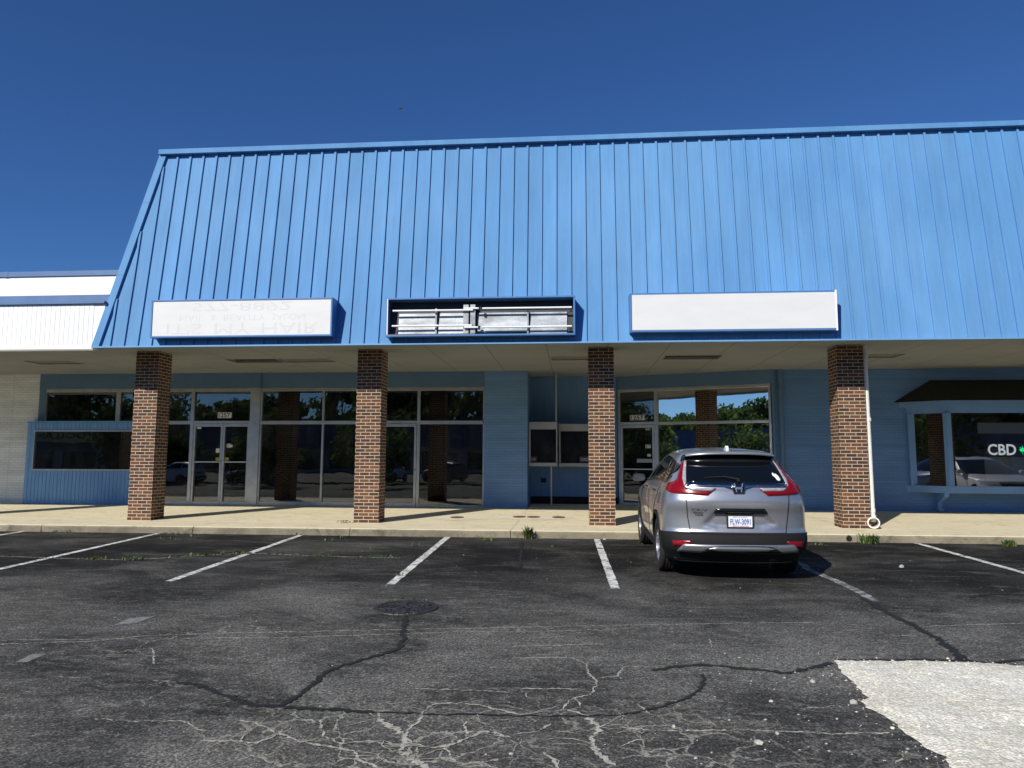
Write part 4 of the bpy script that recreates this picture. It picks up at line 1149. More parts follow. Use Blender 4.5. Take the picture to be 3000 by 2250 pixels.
cp = nslab('coping', 'darkblue', YN2 - .01, YN2 + .3, NZ2(5.114), NZ2(5.222)); cp.box(-11.79, -11.71, YN2 - .014, YN2 + .302, NZ2(5.110), NZ2(5.226))
cp.build('coping', 'darkblue', NB)
MB().box(XL, -9.75, YN + .25, 24, 3.7, 4.7).build('flat_roof', 'shingle', NB)
MB().box(-15.2, -14.452, 18.42, 18.75, .02, 3.54).box(XL, -15.22, 18.44, 18.75, .02, 3.54).build('brick_wall', 'whitebrick', NB, uv=True)

# ------------------------------------------------------------------ the silver car
def interp(tab, z):
    if z <= tab[0][0]: return tab[0][1]
    for i in range(len(tab) - 1):
        (a, va), (b, vb) = tab[i], tab[i + 1]
        if z <= b:
            t = (z - a) / (b - a)
            v0 = tab[i - 1][1] if i else va - (vb - va); z0 = tab[i - 1][0] if i else a - (b - a)
            v3 = tab[i + 2][1] if i + 2 < len(tab) else vb + (vb - va); z3 = tab[i + 2][0] if i + 2 < len(tab) else b + (b - a)
            m1 = (vb - v0) / (b - z0) * (b - a); m2 = (v3 - va) / (z3 - a) * (b - a)
            # limit overshoot
            dlt = vb - va
            if dlt == 0: m1 = m2 = 0
            else:
                m1 = max(min(m1 / dlt, 3), 0) * dlt; m2 = max(min(m2 / dlt, 3), 0) * dlt
            t2, t3 = t * t, t * t * t
            return va * (2 * t3 - 3 * t2 + 1) + m1 * (t3 - 2 * t2 + t) + vb * (-2 * t3 + 3 * t2) + m2 * (t3 - t2)
    return tab[-1][1]
WT = [(.22, .86), (.34, .905), (.46, .94), (.6, .955), (.8, .957), (.95, .945), (1.05, .93), (1.12, .912), (1.19, .875), (1.25, .85), (1.4, .778), (1.5, .725), (1.58, .672), (1.63, .615), (1.66, .55), (1.69, .40), (1.705, .20), (1.712, .03)]
RT = [(.22, .22), (.34, .11), (.41, .025), (.5, .0), (.58, .015), (.625, .035), (.66, .055), (.72, .06), (.8, .062), (.88, .055), (.96, .036), (1.03, .03), (1.09, .045), (1.15, .065), (1.21, .075), (1.26, .105), (1.4, .27), (1.55, .46), (1.61, .53), (1.65, .60), (1.675, .78), (1.695, 1.05), (1.706, 1.3), (1.712, 1.5)]
FT = [(.22, 4.4), (.34, 4.6), (.5, 4.72), (.7, 4.75), (.85, 4.70), (.95, 4.6), (1.02, 4.3), (1.07, 3.95), (1.11, 3.72), (1.2, 3.5), (1.4, 3.12), (1.55, 2.78), (1.63, 2.5), (1.675, 2.25), (1.695, 2.05), (1.706, 1.85), (1.712, 1.6)]
NE = 2.8; U1, U2, U3 = 1.15, 4.15, 5.35
def dims(z):
    w, r, f = interp(WT, z), interp(RT, z), interp(FT, z)
    return w, r, f, min(.45, .35 * (f - r)), min(.9, .5 * (f - r))
RCS = [(-.315, .905), (.34, .905), (.52, .725), (.285, .672), (-.265, .672), (-.48, .725)]
def sdf_poly(x, y, poly):
    d = 1e9
    for i in range(len(poly)):
        (x1, y1), (x2, y2) = poly[i], poly[(i + 1) % len(poly)]
        ex, ey = x2 - x1, y2 - y1; t = max(0, min(1, ((x - x1) * ex + (y - y1) * ey) / (ex * ex + ey * ey)))
        d = min(d, ((x - x1 - ex * t) ** 2 + (y - y1 - ey * t) ** 2) ** .5)
    return d if inside((x, y), poly) else -d
def CP(U, z):
    sg = -1 if U < 0 else 1; U = abs(U)
    w, r, f, D, DF = dims(z)
    if U < U1:
        ph = U / U1 * pi / 2; a, b = sin(ph), cos(ph); k = (a ** NE + b ** NE) ** (-1 / NE)
        x, d = w * a * k, r + D * (1 - b * k)
        if .62 < z < .95 and x < .6:
            s_ = sdf_poly(sg * x, z, RCS)
            if s_ > 0: d += .03 * min(1, s_ / .05)
    elif U < U2:
        t = (U - U1) / (U2 - U1); x, d = w, r + D + t * (f - DF - r - D)
    else:
        ph = min(1, (U - U2) / (U3 - U2)) * pi / 2; a, b = sin(ph), cos(ph); k = (a ** 2.5 + b ** 2.5) ** (-1 / 2.5)
        x, d = w * b * k, f - DF + DF * a * k
    # the sides draw in a little towards the nose and the tail
    if d > 3: x *= 1 - .03 * (d - 3) ** 2 / 2
    # a soft crease along the doors
    if U1 * .8 < U < U2 and .35 < z < 1.1:
        x -= .018 * math.exp(-((z - .66) / .10) ** 2) * min(1, max(0, (d - 1.5) * 2)) * min(1, max(0, (3.3 - d) * 2))
    return Vector((sg * x, d, z))
def CU(spec):
    k, v, z = spec[:3]; w, r, f, D, DF = dims(z)
    sg = spec[3] if len(spec) > 3 else (-1 if (k == 'x' and v < 0) else 1)
    if k == 'x':
        s_ = min(.9995, abs(v) / w); c = (1 - s_ ** NE) ** (1 / NE); return (sg * atan2(s_, c) / (pi / 2) * U1, z)
    if v < r + D:
        c = max(0, min(1, (r + D - v) / D)); s_ = (1 - c ** NE) ** (1 / NE); return (sg * atan2(s_, c) / (pi / 2) * U1, z)
    return (sg * (U1 + min(1, (v - r - D) / (f - DF - r - D)) * (U2 - U1)), z)
def CN(U, z):
    e = .01; a = CP(U + e, z) - CP(U - e, z); b = CP(U, min(z + e, 1.711)) - CP(U, z - e); n = a.cross(b)
    if n.length < 1e-9: return Vector((0, 0, 1))
    n.normalize(); return n if n.y * (1 if abs(U) < U1 else 0) <= 0 or abs(U) >= U1 else -n
def patch(specs, name, mat, parent, off=.005, step=.035, thick=.008, sub=8, smooth=True):
    poly = []
    for i in range(len(specs)):
        a, b = CU(specs[i]), CU(specs[(i + 1) % len(specs)])
        for k in range(sub): poly.append((a[0] + (b[0] - a[0]) * k / sub, a[1] + (b[1] - a[1]) * k / sub))
    v, f = polyfill(poly, step)
    mb = MB()
    for p in v:
        n = CN(p.x, p.y); c = CP(p.x, p.y)
        if n.dot(c - Vector((0, 2.3, .8))) < 0: n = -n
        mb.v.append(tuple(c + n * off))
    mb.f = [list(q) for q in f]
    o = mb.build(name, mat, parent, smooth=smooth)
    # outward normals
    me = o.data
    bm = bmesh.new(); bm.from_mesh(me)
    for fc in bm.faces:
        c = fc.calc_center_median()
        if fc.normal.dot(c - Vector((0, 2.3, .8))) < 0: fc.normal_flip()
    bm.to_mesh(me); bm.free()
    sm = o.modifiers.new('solid', 'SOLIDIFY'); sm.thickness = thick; sm.offset = -1
    return o
def strip(specs, w, name, mat, parent, off=.004, closed=False):
    """a thin line (shut gap, moulding) that follows the body"""
    pts = [CU(s_) for s_ in specs]; q = []
    for i in range(len(pts) - 1):
        for k in range(14): q.append(Vector(pts[i]).lerp(Vector(pts[i + 1]), k / 14))
    q.append(Vector(pts[-1])); mb = MB()
    P3 = [CP(p.x, p.y) for p in q]
    for i, p in enumerate(q):
        n = CN(p.x, p.y); c = P3[i]
        if n.dot(c - Vector((0, 2.3, .8))) < 0: n = -n
        d = (P3[min(i + 1, len(q) - 1)] - P3[max(i - 1, 0)]).normalized(); s_ = d.cross(n).normalized()
        mb.v += [tuple(c + n * off + s_ * w / 2), tuple(c + n * off - s_ * w / 2)]
    mb.f = [[2 * i, 2 * i + 1, 2 * i + 3, 2 * i + 2] for i in range(len(q) - 1)]
    o = mb.build(name, mat, parent)
    sm = o.modifiers.new('solid', 'SOLIDIFY'); sm.thickness = .004; sm.offset = 0
    return o

CAR = empty('parked_car', (0, 0, 0))
tag(CAR, 'silver compact SUV parked nose in to the kerb beside the third brick column', 'car')
WH_R, WH_F, WZ = 1.0, 3.76, .375
def bodyshell():
    # half shell in (U, z) with wheel arches cut out
    Z0b = .24
    pts = []; loops = []
    rect = []
    def seg(a, b, st):
        n = max(1, int(math.dist(a, b) / st))
        return [(a[0] + (b[0] - a[0]) * k / n, a[1] + (b[1] - a[1]) * k / n) for k in range(n)]
    def arch(cd):
        out = []
        for k in range(33):
            a = pi - pi * k / 32
            zz = WZ + .41 * sin(a); dd = cd - .41 * cos(a) * (-1)
            out.append(CU(('d', cd + .41 * cos(a), max(zz, Z0b))))
        return out
    ar, af = arch(WH_R), arch(WH_F)
    bottom = seg((0, Z0b), (ar[0][0], Z0b), .04) + [(ar[0][0], Z0b)] + ar + [(ar[-1][0], Z0b)] + seg((ar[-1][0], Z0b), (af[0][0], Z0b), .04)[1:] + [(af[0][0], Z0b)] + af + [(af[-1][0], Z0b)] + seg((af[-1][0], Z0b), (U3, Z0b), .04)[1:]
    rect = bottom + seg((U3, Z0b), (U3, 1.712), .03) + seg((U3, 1.712), (0, 1.712), .05) + seg((0, 1.712), (0, Z0b), .025)
    bd = rect; tl = bd
    pts = [Vector(p) for p in bd]; m = len(bd)
    zz = []
    z = Z0b + .022
    while z < 1.71:
        zz.append(z); z += .022 if z < 1.6 else .008
    grid = {}
    for p in bd: grid.setdefault((int(p[0] / .05), int(p[1] / .05)), []).append(p)
    def near(q, r):
        i, j = int(q[0] / .05), int(q[1] / .05)
        for a in (-1, 0, 1):
            for b in (-1, 0, 1):
                for p in grid.get((i + a, j + b), ()):
                    if (p[0] - q[0]) ** 2 + (p[1] - q[1]) ** 2 < r * r: return True
        return False
    for j, z in enumerate(zz):
        U = .02
        while U < U3 - .01:
            st = .024 if U < U1 else .045
            q = (U + (st / 2 if j % 2 else 0), z)
            if not near(q, .009):
                ok = True
                if z < WZ + .43:
                    ok = inside(q, tl)
                if ok: pts.append(Vector(q))
            U += st
    r = delaunay_2d_cdt(pts, [], [list(range(m))], 1, 1e-6)
    mb = MB()
    nv = len(r[0])
    for p in r[0]:
        mb.v.append(tuple(CP(max(0, p.x), p.y)))
    fs = [list(q) for q in r[2]]
    for v in list(mb.v): mb.v.append((-v[0], v[1], v[2]))
    # the left/right recess differs a little, so recompute the mirrored half
    for i, p in enumerate(r[0]): mb.v[nv + i] = tuple(CP(-p.x if p.x > 1e-6 else -1e-9, p.y))
    mb.f = fs + [[k + nv for k in q][::-1] for q in fs]
    o = mb.build('body', 'silver', CAR, smooth=True)
    bm = bmesh.new(); bm.from_mesh(o.data)
    bmesh.ops.remove_doubles(bm, verts=bm.verts, dist=.0015)
    bmesh.ops.recalc_face_normals(bm, faces=bm.faces)
    for f in bm.faces: f.smooth = True
    bm.to_mesh(o.data); bm.free()
    return o
body = bodyshell()
X = lambda x, z: ('x', x, z)
def mir(l): return [(k, -v, z) if k == 'x' else (k, v, z, -(r[0] if r else 1)) for k, v, z, *r in l]
# rear window, spoiler
rg = patch([X(-.585, 1.535), X(.585, 1.535), X(.655, 1.252), X(-.655, 1.252)], 'rear_window', 'carglass', CAR, .006)
# lower black bumper with cladding, silver garnish and reflectors
bump = patch([('d', .585, .24, -1), ('d', .60, .60, -1), X(-.87, .617), X(-.6, .622), X(.6, .622), X(.87, .617), ('d', .60, .60), ('d', .585, .24), X(.7, .26), X(-.7, .26)], 'rear_bumper', 'blackplastic', CAR, .012, .04)
strip([('d', .5, .607, -1), X(-.87, .622), X(-.6, .628), X(.6, .628), X(.87, .622), ('d', .5, .607)], .012, 'bumper_gap', 'ink', bump, .013)
skid = patch([X(-.70, .492), X(.69, .498), X(.765, .412), X(.50, .405), X(-.47, .405), X(-.775, .405)], 'skid_garnish', 'skid', bump, .030, .03, .02)
lens = [(-.50, .408), (-.43, .448), (-.36, .472), (-.26, .482), (0, .486), (.30, .486), (.40, .476), (.47, .450), (.545, .410)]
patch([X(a, b) for a, b in lens], 'garnish_shade', 'blackplastic', skid, .033, .03)  # black patch paints the shade arcs around the raised centre
patch([X(-.40, .452), X(-.30, .470), X(0, .475), X(.33, .473), X(.44, .455), X(.33, .432), X(0, .424), X(-.29, .430)], 'garnish_centre', 'skid', skid, .042, .03, .01)
rf = [X(-.83, .525), X(-.60, .535), X(-.61, .505), X(-.72, .468), X(-.825, .458)]
patch(rf, 'rear_reflector', 'darkred', bump, .020, .03); patch(mir(rf), 'rear_reflector', 'darkred', bump, .020, .03)
# tailgate shut lines
for sg in (-1, 1):
    strip([X(sg * .665, 1.11), X(sg * .655, 1.0), X(sg * .645, .85), X(sg * .61, .632)], .011, 'tailgate_gap', 'ink', body, .0035)
strip([X(-.61, .636), X(.61, .636)], .010, 'tailgate_gap', 'ink', body, .0035)
# tail lamps
blade = [X(-.630, 1.524), X(-.600, 1.524), X(-.640, 1.42), X(-.678, 1.30), X(-.672, 1.215), X(-.64, 1.195), X(-.29, 1.197), X(-.275, 1.192), X(-.385, 1.103), X(-.67, 1.113), ('d', .24, 1.122, -1), ('d', .38, 1.16, -1), ('d', .40, 1.235, -1), ('d', .30, 1.262, -1), X(-.742, 1.29), X(-.69, 1.40)]
insert = [X(-.645, 1.197), X(-.285, 1.197), X(-.325, 1.158), X(-.60, 1.160)]
cstrip = [X(-.602, 1.524), X(-.574, 1.524), X(-.640, 1.252), X(-.668, 1.215), X(-.678, 1.30), X(-.640, 1.42)]
for fnc in (lambda q: q, mir):
    lp = patch(fnc(blade), 'tail_lamp', 'redlamp', CAR, .016, .03, .02)
    patch(fnc(insert), 'reverse_lens', 'clearlamp', lp, .021, .03, .006)
    patch(fnc(cstrip), 'clear_strip', 'clearlamp', lp, .021, .03, .006)
    strip(fnc([X(-.40, 1.128), X(-.66, 1.135), ('d', .25, 1.15, -1)]), .018, 'lamp_bar', 'redlamp', lp, .022)
# chrome bar with its dip and the badge
patch([X(-.64, 1.248), X(.64, 1.248), X(.64, 1.212), X(.20, 1.212), X(.095, 1.185), X(.07, 1.145), X(.0, 1.132), X(-.05, 1.145), X(-.075, 1.185), X(-.18, 1.212), X(-.64, 1.212)], 'chrome_bar', 'darkchrome', CAR, .018, .03, .02)
def rearpt(x, z, off):
    U, zz = CU(('x', x, z)); n = CN(U, zz); c = CP(U, zz)
    if n.y > 0: n = -n
    return c + n * off
bd_ = patch([X(-.072, 1.256), X(.094, 1.256), X(.102, 1.205), X(.078, 1.128), X(-.056, 1.128), X(-.080, 1.205)], 'emblem', 'darkchrome', CAR, .026, .03, .01)
patch([X(-.060, 1.246), X(.082, 1.246), X(.088, 1.203), X(.067, 1.138), X(-.045, 1.138), X(-.066, 1.203)], 'emblem_field', 'glossblack', bd_, .030, .03, .004)
m = MB()
for (xa, za, xb, zb) in ((-.042, 1.243, -.018, 1.142), (.064, 1.243, .040, 1.142)):
    p = [rearpt(xa - .009, za, .031), rearpt(xa + .009, za, .031), rearpt(xb + .008, zb, .031), rearpt(xb - .008, zb, .031)]; d = Vector((0, -.006, 0))
    m.hexa([q for q in p] + [q + d for q in p])
p = [rearpt(-.030, 1.205, .031), rearpt(.052, 1.205, .031), rearpt(.048, 1.184, .031), rearpt(-.026, 1.184, .031)]
m.hexa(p + [q + Vector((0, -.006, 0)) for q in p]); m.build('emblem_letter', 'rim', bd_)
# handle strip, plate, lettering
patch([X(-.275, .945), X(.335, .945), X(.372, .888), X(-.32, .888)], 'tailgate_handle', 'glossblack', CAR, .022, .03, .03)
pl = MB().box(-.148, .196, .058, .075, .694, .866).build('number_plate', 'ink', CAR, bevel=.004)
yp = .057
MB().box(-.128, .176, yp - .003, yp + .002, .711, .845).build('plate_field', 'plate', pl)
textmesh('FLW-3091', lambda a, b: (-.105 + a, yp - .005, .739 + b), .258, .072, 'plate_lettering', 'plateblue', pl, bold=True)
textmesh('NORTH CAROLINA', lambda a, b: (-.085 + a, yp - .005, .714 + b), .215, .015, 'plate_state', 'platered', pl, bold=True)
textmesh('FIRST IN FLIGHT', lambda a, b: (-.07 + a, yp - .005, .827 + b), .185, .012, 'plate_motto', 'plateblue', pl)
for body_, x0, z0, w, h in (('CR-V', -.595, .905, .20, .034), ('Stevenson', -.572, .874, .125, .022), ('Honda', -.545, .846, .098, .022)):
    textmesh(body_, lambda a, b: rearpt(x0 + a, z0 + b, .006), w, h, 'badge_lettering', 'chrome' if body_ == 'CR-V' else 'glossblack', body, bold=True)
# white decal on the glass
patch([X(.50, 1.372), X(.515, 1.388), X(.535, 1.368), X(.555, 1.372), X(.585, 1.335), X(.598, 1.300), X(.575, 1.282), X(.545, 1.292), X(.525, 1.33), X(.505, 1.345)], 'window_decal', 'stickerw', rg, .009, .02, .002, 2)
# wiper
m = MB(); q = [rearpt(.035, 1.285, .03), rearpt(-.15, 1.318, .03), rearpt(-.40, 1.312, .02)]
m.tube(q, [.014, .010, .006], 8); m.tube([rearpt(.02, 1.268, .0), rearpt(.02, 1.268, .04)], .022, 10); m.build('rear_wiper', 'blackplastic', CAR)
# spoiler: painted blade over a black underside
def spo(u, k):
    x = .60 * u; dz = -.030 * abs(u) ** 3
    top = [(.80, 1.683 + dz * .7), (.55, 1.668 + dz), (.40, 1.648 + dz), (.372, 1.636 + dz)]
    bot = [(.385, 1.622 + dz), (.47, 1.60 + dz), (.53, 1.575 + dz)]
    d, z = (top + bot)[k]; d += .12 * abs(u) ** 3.2
    return (x * (1 - .03 * (k == 0)), d, z)
m1, m2 = MB(), MB(); N = 24
for mb_, ks in ((m1, (0, 1, 2, 3, 4)), (m2, (4, 5, 6))):
    i0 = 0
    for i in range(N + 1):
        u = -1 + 2 * i / N
        for k in ks: mb_.v.append(spo(u, k))
    n = len(ks)
    for i in range(N):
        for k in range(n - 1): mb_.f.append([i * n + k, i * n + k + 1, (i + 1) * n + k + 1, (i + 1) * n + k])
sp = m1.build('spoiler', 'silver', CAR, smooth=True)
m2.build('spoiler_underside', 'glossblack', sp, smooth=True)
patch([X(-.60, 1.605), X(.60, 1.605), X(.650, 1.522), X(-.650, 1.522)], 'upper_trim', 'glossblack', CAR, .010, .03)
# antenna fin
MB().prism([(.66, 1.67), (.66, 1.70), (.70, 1.738), (.73, 1.738), (.84, 1.69), (.86, 1.67)], lambda p, t: (t, p[0], p[1]), -.012, .030).build('antenna_fin', 'carwhite', CAR, bevel=.008)
# side glass, pillars, handles, cladding, mirrors and lines, both sides
D = lambda d, z: ('d', d, z)
for sg, fnc in ((1, lambda q: q), (-1, mir)):
    patch(fnc([D(.60, 1.262), D(.46, 1.40), D(.52, 1.475), D(.75, 1.535), D(1.02, 1.562), D(1.02, 1.255)]), 'quarter_window', 'carglass', CAR, .006)
    patch(fnc([D(1.09, 1.253), D(1.09, 1.567), D(1.55, 1.588), D(1.98, 1.588), D(2.04, 1.235)]), 'rear_door_window', 'carglass', CAR, .006)
    patch(fnc([D(2.10, 1.232), D(2.04, 1.588), D(2.35, 1.572), D(2.65, 1.53), D(3.20, 1.27), D(3.28, 1.19)]), 'front_door_window', 'carglass', CAR, .006)
    strip(fnc([D(.45, 1.33), D(.60, 1.248), D(1.05, 1.242), D(2.05, 1.222), D(3.32, 1.175)]), .018, 'window_moulding', 'glossblack', body, .007)
    strip(fnc([D(2.07, 1.22), D(2.08, .9), D(2.06, .35)]), .009, 'door_gap', 'ink', body, .0035)
    strip(fnc([D(1.05, 1.24), D(1.05, 1.05), D(1.25, .88), D(1.42, .62), D(1.45, .36)]), .009, 'door_gap', 'ink', body, .0035)
    strip(fnc([D(3.30, 1.17), D(3.20, .95), D(3.18, .36)]), .009, 'door_gap', 'ink', body, .0035)
    for hd in (1.28, 2.32):
        q = []
        for k in range(6):
            U, z = CU(D(hd + .2 * k / 5, 1.095 - .01 * k / 5)); n = CN(U, z); c = CP(U, z)
            if n.x < 0: n = -n
            v = c + n * (.004 + .03 * sin(pi * (.15 + .7 * k / 5))); q.append((v.x * sg, v.y, v.z))
        MB().tube(q, .013, 8).build('door_handle', 'glossblack', CAR, smooth=True)
    if sg == -1:
        strip([('d', .70, 1.09, -1), ('d', .84, 1.09, -1), ('d', .85, .96, -1), ('d', .72, .95, -1), ('d', .70, 1.09, -1)], .007, 'fuel_flap', 'ink', body, .003)
    # arch and sill cladding
    def archring(cd):
        o_, i_ = [], []
        for k in range(21):
            a = pi * k / 20
            o_.append(D(cd + .47 * cos(a), max(.25, WZ + .47 * sin(a)))); i_.append(D(cd + .412 * cos(a), max(.25, WZ + .412 * sin(a))))
        return o_ + i_[::-1]
    patch(fnc(archring(WH_R)), 'arch_cladding', 'blackplastic', CAR, .014, .04, .012, 2)
    patch(fnc(archring(WH_F)), 'arch_cladding', 'blackplastic', CAR, .014, .04, .012, 2)
    patch(fnc([D(1.44, .25), D(1.44, .36), D(3.32, .36), D(3.32, .25)]), 'sill_cladding', 'blackplastic', CAR, .014, .05, .012)
    # door mirror
    mm = MB()
    for i in range(9):
        for j in range(12):
            t = -1 + 2 * i / 8; a = 2 * pi * j / 12; rr = sqrt(max(0, 1 - t * t)) if abs(t) < 1 else 0
            mm.v.append((sg * (1.02 + .11 * (abs(cos(a)) ** .7) * (1 if cos(a) > 0 else -1) * (.35 + .65 * rr)), 2.98 + .085 * t, 1.205 + .068 * (abs(sin(a)) ** .7) * (1 if sin(a) > 0 else -1) * (.35 + .65 * rr)))
    for i in range(8):
        for j in range(12): mm.f.append([i * 12 + j, i * 12 + (j + 1) % 12, (i + 1) * 12 + (j + 1) % 12, (i + 1) * 12 + j])
    mm.f.append(list(range(12))); mm.f.append(list(range(96, 108)))
    mm.tube([(sg * .86, 3.02, 1.16), (sg * .95, 3.0, 1.17)], .028, 8)
    mo = mm.build('door_mirror', 'glossblack', CAR, smooth=False, bevel=.006)
    g_ = MB(); n_ = 20
    g_.face([(sg * (1.02 + .100 * (abs(cos(a)) ** .7) * (1 if cos(a) > 0 else -1)), 2.892, 1.205 + .058 * (abs(sin(a)) ** .7) * (1 if sin(a) > 0 else -1)) for a in [2 * pi * k / n_ for k in range(n_)]])
    g_.build('mirror_glass', 'darkchrome', mo)
# windscreen, lamps and grille at the nose (seen mirrored in the shop door)
UF = lambda k: U3 - k
def fpatch(pts, name, mat, off=.006):
    v, f = polyfill(pts, .05); mb = MB()
    for p in v:
        U = abs(p.x); s_ = 1 if p.x >= 0 else -1
        c = CP(U3 - U, p.y); c = Vector((c.x * s_, c.y, c.z)); mb.v.append((c.x, c.y + off, c.z + off * .5))
    mb.f = [list(q) for q in f]; o = mb.build(name, mat, CAR, smooth=True)
    return o
fpatch([(-1.0, 1.60), (1.0, 1.60), (1.05, 1.14), (-1.05, 1.14)], 'windscreen', 'carglass', .012)
fpatch([(-.55, .92), (.55, .92), (.45, .70), (-.45, .70)], 'grille', 'glossblack', .014)
fpatch([(.6, .93), (1.1, .96), (1.05, .84), (.62, .80)], 'headlamp', 'clearlamp', .014); fpatch([(-.6, .93), (-.62, .80), (-1.05, .84), (-1.1, .96)], 'headlamp', 'clearlamp', .014)
fpatch([(-1.0, .58), (1.0, .58), (.95, .30), (-.95, .30)], 'front_bumper', 'blackplastic', .012)
# underside and wheel wells
m = MB().box(-.66, .66, .32, 4.45, .26, .95)
for cd in (WH_R, WH_F):
    for sg in (-1, 1):
        i0 = len(m.v)
        for k in range(17):
            a = pi * k / 16
            for x in (.60, .93): m.v.append((sg * x, cd + .43 * cos(a), WZ + .43 * sin(a)))
        for k in range(16): m.f.append([i0 + 2 * k, i0 + 2 * k + 1, i0 + 2 * k + 3, i0 + 2 * k + 2])
m.box(-.90, .90, 1.46, 3.3, .245, .30).box(-.80, .80, .30, .62, .27, .34)
m.build('underbody', 'black', CAR)
MB().tube([(.40, .16, .30), (.55, .22, .30), (.55, .6, .30)], .03, 10).build('exhaust_pipe', 'darkmetal', CAR)
# wheels
def wheel(cx, cd, sg):
    def fn(r, a, h): return (cx + sg * h, cd + r * cos(a), WZ + r * sin(a))
    tp = [(.235, -.10), (.26, -.118), (.33, -.122), (.36, -.112), (.372, -.085), (.374, -.045), (.366, -.042), (.366, -.034), (.375, -.031), (.375, -.006), (.367, -.003), (.367, .005), (.375, .008), (.375, .033), (.366, .036), (.366, .044), (.374, .047), (.372, .087), (.36, .112), (.33, .122), (.262, .118), (.245, .10), (.235, .06)]
    w = MB().lathe(tp, fn, 48).build('wheel', 'tyre', CAR, smooth=True)
    rm_ = MB().lathe([(.245, .104), (.236, .108), (.228, .09), (.22, .0), (.06, -.02), (.0, -.02)], fn, 40)
    for k in range(5):
        a0 = 2 * pi * k / 5 + .3
        for da in (-.14, .14):
            p = []
            for h0, h1 in ((.050, .085),):
                for (r, aw) in ((.035, .6), (.232, .16)):
                    for s_ in (-1, 1):
                        an = a0 + da * (.6 if r < .1 else 1) + s_ * aw * .5 * (.45)
                        p.append(Vector(fn(r, an, .0)))
            (a, b, c, d) = p
            ax = Vector((sg, 0, 0))
            rm_.hexa([a + ax * .045, b + ax * .045, d + ax * .07, c + ax * .07, a + ax * .075, b + ax * .075, d + ax * .10, c + ax * .10])
    rm_.lathe([(.0, .09), (.05, .088), (.06, .07), (.06, .03)], fn, 20)
    rm_.build('rim', 'rim', w)
    MB().lathe([(.215, .012), (.02, .012)], fn, 24).build('wheel_shade', 'black', w)
for cd in (WH_R, WH_F):
    for sg in (-1, 1): wheel(sg * .825, cd, sg)
# door mirrors, etc. are done: put the car in its stall
S = .965
CARX, CARY = 2.005, 9.169
CAR.scale = (S * .972, S, S)
CAR.location = (CARX, CARY, gz(CARY) + .002)
CAR.rotation_euler = (math.atan(.02), 0, 0)

# ------------------------------------------------------------------ what stands behind the camera and is mirrored in the glass
def copy_tree(o, parent=None, skip=()):
    c = o.copy(); COL.objects.link(c)
    if parent is not None: c.parent = parent
    for ch in list(o.children):
        if ch.name.split('.')[0] not in skip: copy_tree(ch, c, skip)
    return c
SKIP = ('plate_lettering', 'plate_state', 'plate_motto', 'badge_lettering', 'window_decal', 'emblem', 'number_plate', 'fuel_flap', 'exhaust_pipe')
def othercar(x, y, rz, mat, lab):
    c = copy_tree(CAR, None, SKIP); c.location = (x, y, gz(y)); c.rotation_euler = (0, 0, rz)
    tag(c, lab, 'car', 'cars parked across the lot')
    for ch in list(c.children):
        if ch.name.split('.')[0] in ('body', 'spoiler', 'door_mirror'):
            ch.material_slots[0].link = 'OBJECT'; ch.material_slots[0].material = MT[mat]
    return c
othercar(13.1, 8.9, 0, 'carwhite', 'white car parked beyond the right edge and mirrored in the bay window')
othercar(-20, -13, 1.57, 'carnavy', 'dark blue car mirrored in the double glass door')
othercar(-26, -12, 1.75, 'carwhite', 'white car mirrored in the window left of the double door')
othercar(-9, -22, 2.2, 'carblack', 'black car mirrored beside the brick pier')
othercar(-15.5, -20, 3.3, 'carwhite', 'white car mirrored in the wide shop window')
othercar(-12, -28, 3.1, 'carred', 'maroon car mirrored low in the wide shop window')

def maketree(name, x, y, h, r, mat, lab, seed, n, leaf):
    rnd = random.Random(seed)
    o = empty(name, (x, y, gz(y))); tag(o, lab, 'tree', 'trees across the lot')
    z0 = gz(y)
    t = MB(); lean = rnd.uniform(-.3, .3)
    t.tube([(x, y, z0), (x + lean * .4, y, z0 + h * .3), (x + lean, y, z0 + h * .75)], [h * .022, h * .017, h * .006], 8)
    for k in range(6):
        a = k * 1.05 + rnd.random(); zz = z0 + h * rnd.uniform(.28, .6)
        t.tube([(x + lean * .5, y, zz), (x + cos(a) * r * .6, y + sin(a) * r * .6, zz + h * .16)], [h * .009, h * .003], 6)
    t.build('trunk', 'bark', o)
    cl = []
    for k in range(26):
        a = rnd.uniform(0, 2 * pi); zz = rnd.uniform(.22, .97); rr = r * sqrt(max(.05, 1 - ((zz - .55) / .5) ** 2)) * rnd.uniform(.3, .95)
        cl.append((x + cos(a) * rr, y + sin(a) * rr, z0 + zz * h, r * rnd.uniform(.22, .42)))
    m = MB()
    for k in range(n):
        cx, cy, cz, cr = rnd.choice(cl)
        d = Vector((rnd.gauss(0, 1), rnd.gauss(0, 1), rnd.gauss(0, .8))); d.normalize(); p = Vector((cx, cy, cz)) + d * cr * rnd.uniform(.5, 1.05)
        q = Vector((rnd.gauss(0, 1), rnd.gauss(0, 1), rnd.gauss(0, 1))).normalized(); s_ = q.orthogonal().normalized(); w = q.cross(s_); l = leaf * rnd.uniform(.6, 1.3)
        m.face([p - s_ * l, p + w * l * .55, p + s_ * l, p - w * l * .55])
    m.build('crown', mat, o)
    return o
maketree('leafy_tree', -21, -9, 5.3, 2.7, 'leaf1', 'yellow green lot tree mirrored in the slanted window', 11, 5200, .15)
maketree('leafy_tree', -13, -8.5, 5.4, 2.3, 'leaf1', 'small lot tree mirrored above the double door', 12, 3200, .15)
maketree('leafy_tree', -33, -18, 6.6, 4.0, 'leaf2', 'broad dark tree mirrored beside the soffit in the slanted window', 13, 4200, .24)
maketree('leafy_tree', 25, -15, 8, 3.5, 'leaf2', 'dark tree mirrored in the side pane of the bay window', 14, 3200, .24)
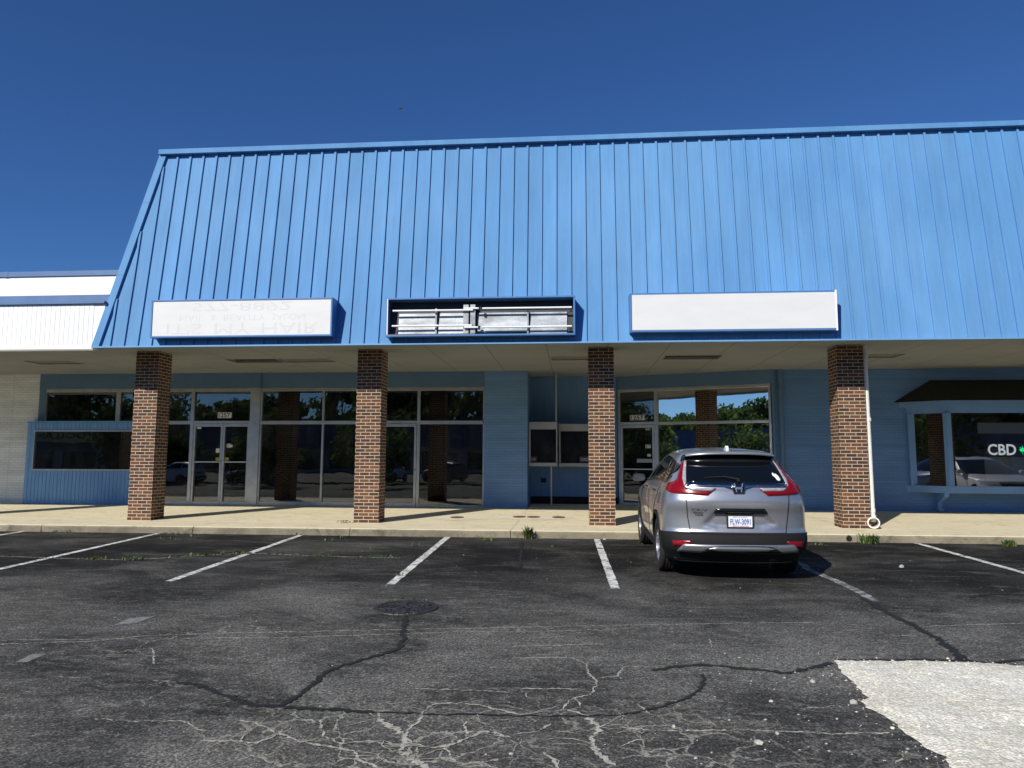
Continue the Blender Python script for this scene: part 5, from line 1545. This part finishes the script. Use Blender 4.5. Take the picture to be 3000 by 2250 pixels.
for k in range(26):
    rnd = random.Random(60 + k); x = -120 + k * 8.6 + rnd.uniform(-2.5, 2.5)
    maketree('tall_tree', x, -80 + (-9 if k % 2 else 0) + rnd.uniform(-3, 3), rnd.uniform(8.5, 10.5) if -81 < x < -45 else rnd.uniform(15, 18.5), rnd.uniform(6, 8), 'leaf2' if k % 3 else 'leaf1', 'tall tree in the row behind the opposite shops, seen only as a reflection', 80 + k, 3000, .62)
OB = empty('opposite_shops', (-10, -62, gz(-60))); tag(OB, 'low dark blue shop row across the lot, seen only mirrored in the windows', 'building')
zg = gz(-60)
MB().box(-90, 60, -70, -62, zg, zg + 3.4).build('wall', 'oppwhite', OB)
MB().box(-90.2, 60.2, -70.2, -60.6, zg + 3.4, zg + 6.6).build('blue_fascia', 'oppblue', OB)
m = MB()
for k in range(22):
    x = -86 + k * 6.5; m.box(x, x + 5, -62.02, -61.9, zg + .4, zg + 2.8)
m.build('shop_window', 'darkglass', OB)
SG = empty('dollar_sign', (-73, -60.5, 3.4)); tag(SG, 'yellow shop sign reading DOLLAR G, mirrored in the low left window', 'sign')
MB().box(-79, -67.3, -60.6, -60.3, 3.35, 5.0).build('sign_face', 'signyellow', SG)
textmesh('DOLLAR G', lambda a, b: (-68.7 - a, -60.28, 3.8 + b), 9.0, .85, 'lettering', 'ink', SG, bold=True)
MB().box(-60, 40, -17.5, -15.5, gz(-12) + .0, gz(-12) + .12).build('grass_verge', 'grass')
tag(bpy.data.objects['grass_verge'], kind='structure')

# ------------------------------------------------------------------ a bird in the sky
bi = empty('bird', (-10.04, 40, 21.78)); tag(bi, 'small dark bird flying high in the clear blue sky', 'bird')
c = Vector((-10.04, 40, 21.78))
m = MB().tube([c + Vector((-.13, 0, .0)), c + Vector((-.05, 0, .01)), c + Vector((.04, 0, .0)), c + Vector((.10, 0, -.005))], [.012, .035, .03, .006], 8)
m.face([c + Vector((-.13, -.03, 0)), c + Vector((-.13, .03, 0)), c + Vector((-.08, 0, 0))])
m.build('body', 'bird', bi)
for tip in (Vector((.0, .05, .17)), Vector((-.10, -.05, -.18))):
    q = [c + Vector((.05, 0, .0)), c + Vector((-.03, 0, .0)), c + tip + Vector((-.03, 0, 0)), c + tip]
    MB().hexa([p + Vector((0, -.004, 0)) for p in q] + [p + Vector((0, .004, 0)) for p in q]).build('wing', 'bird', bi)
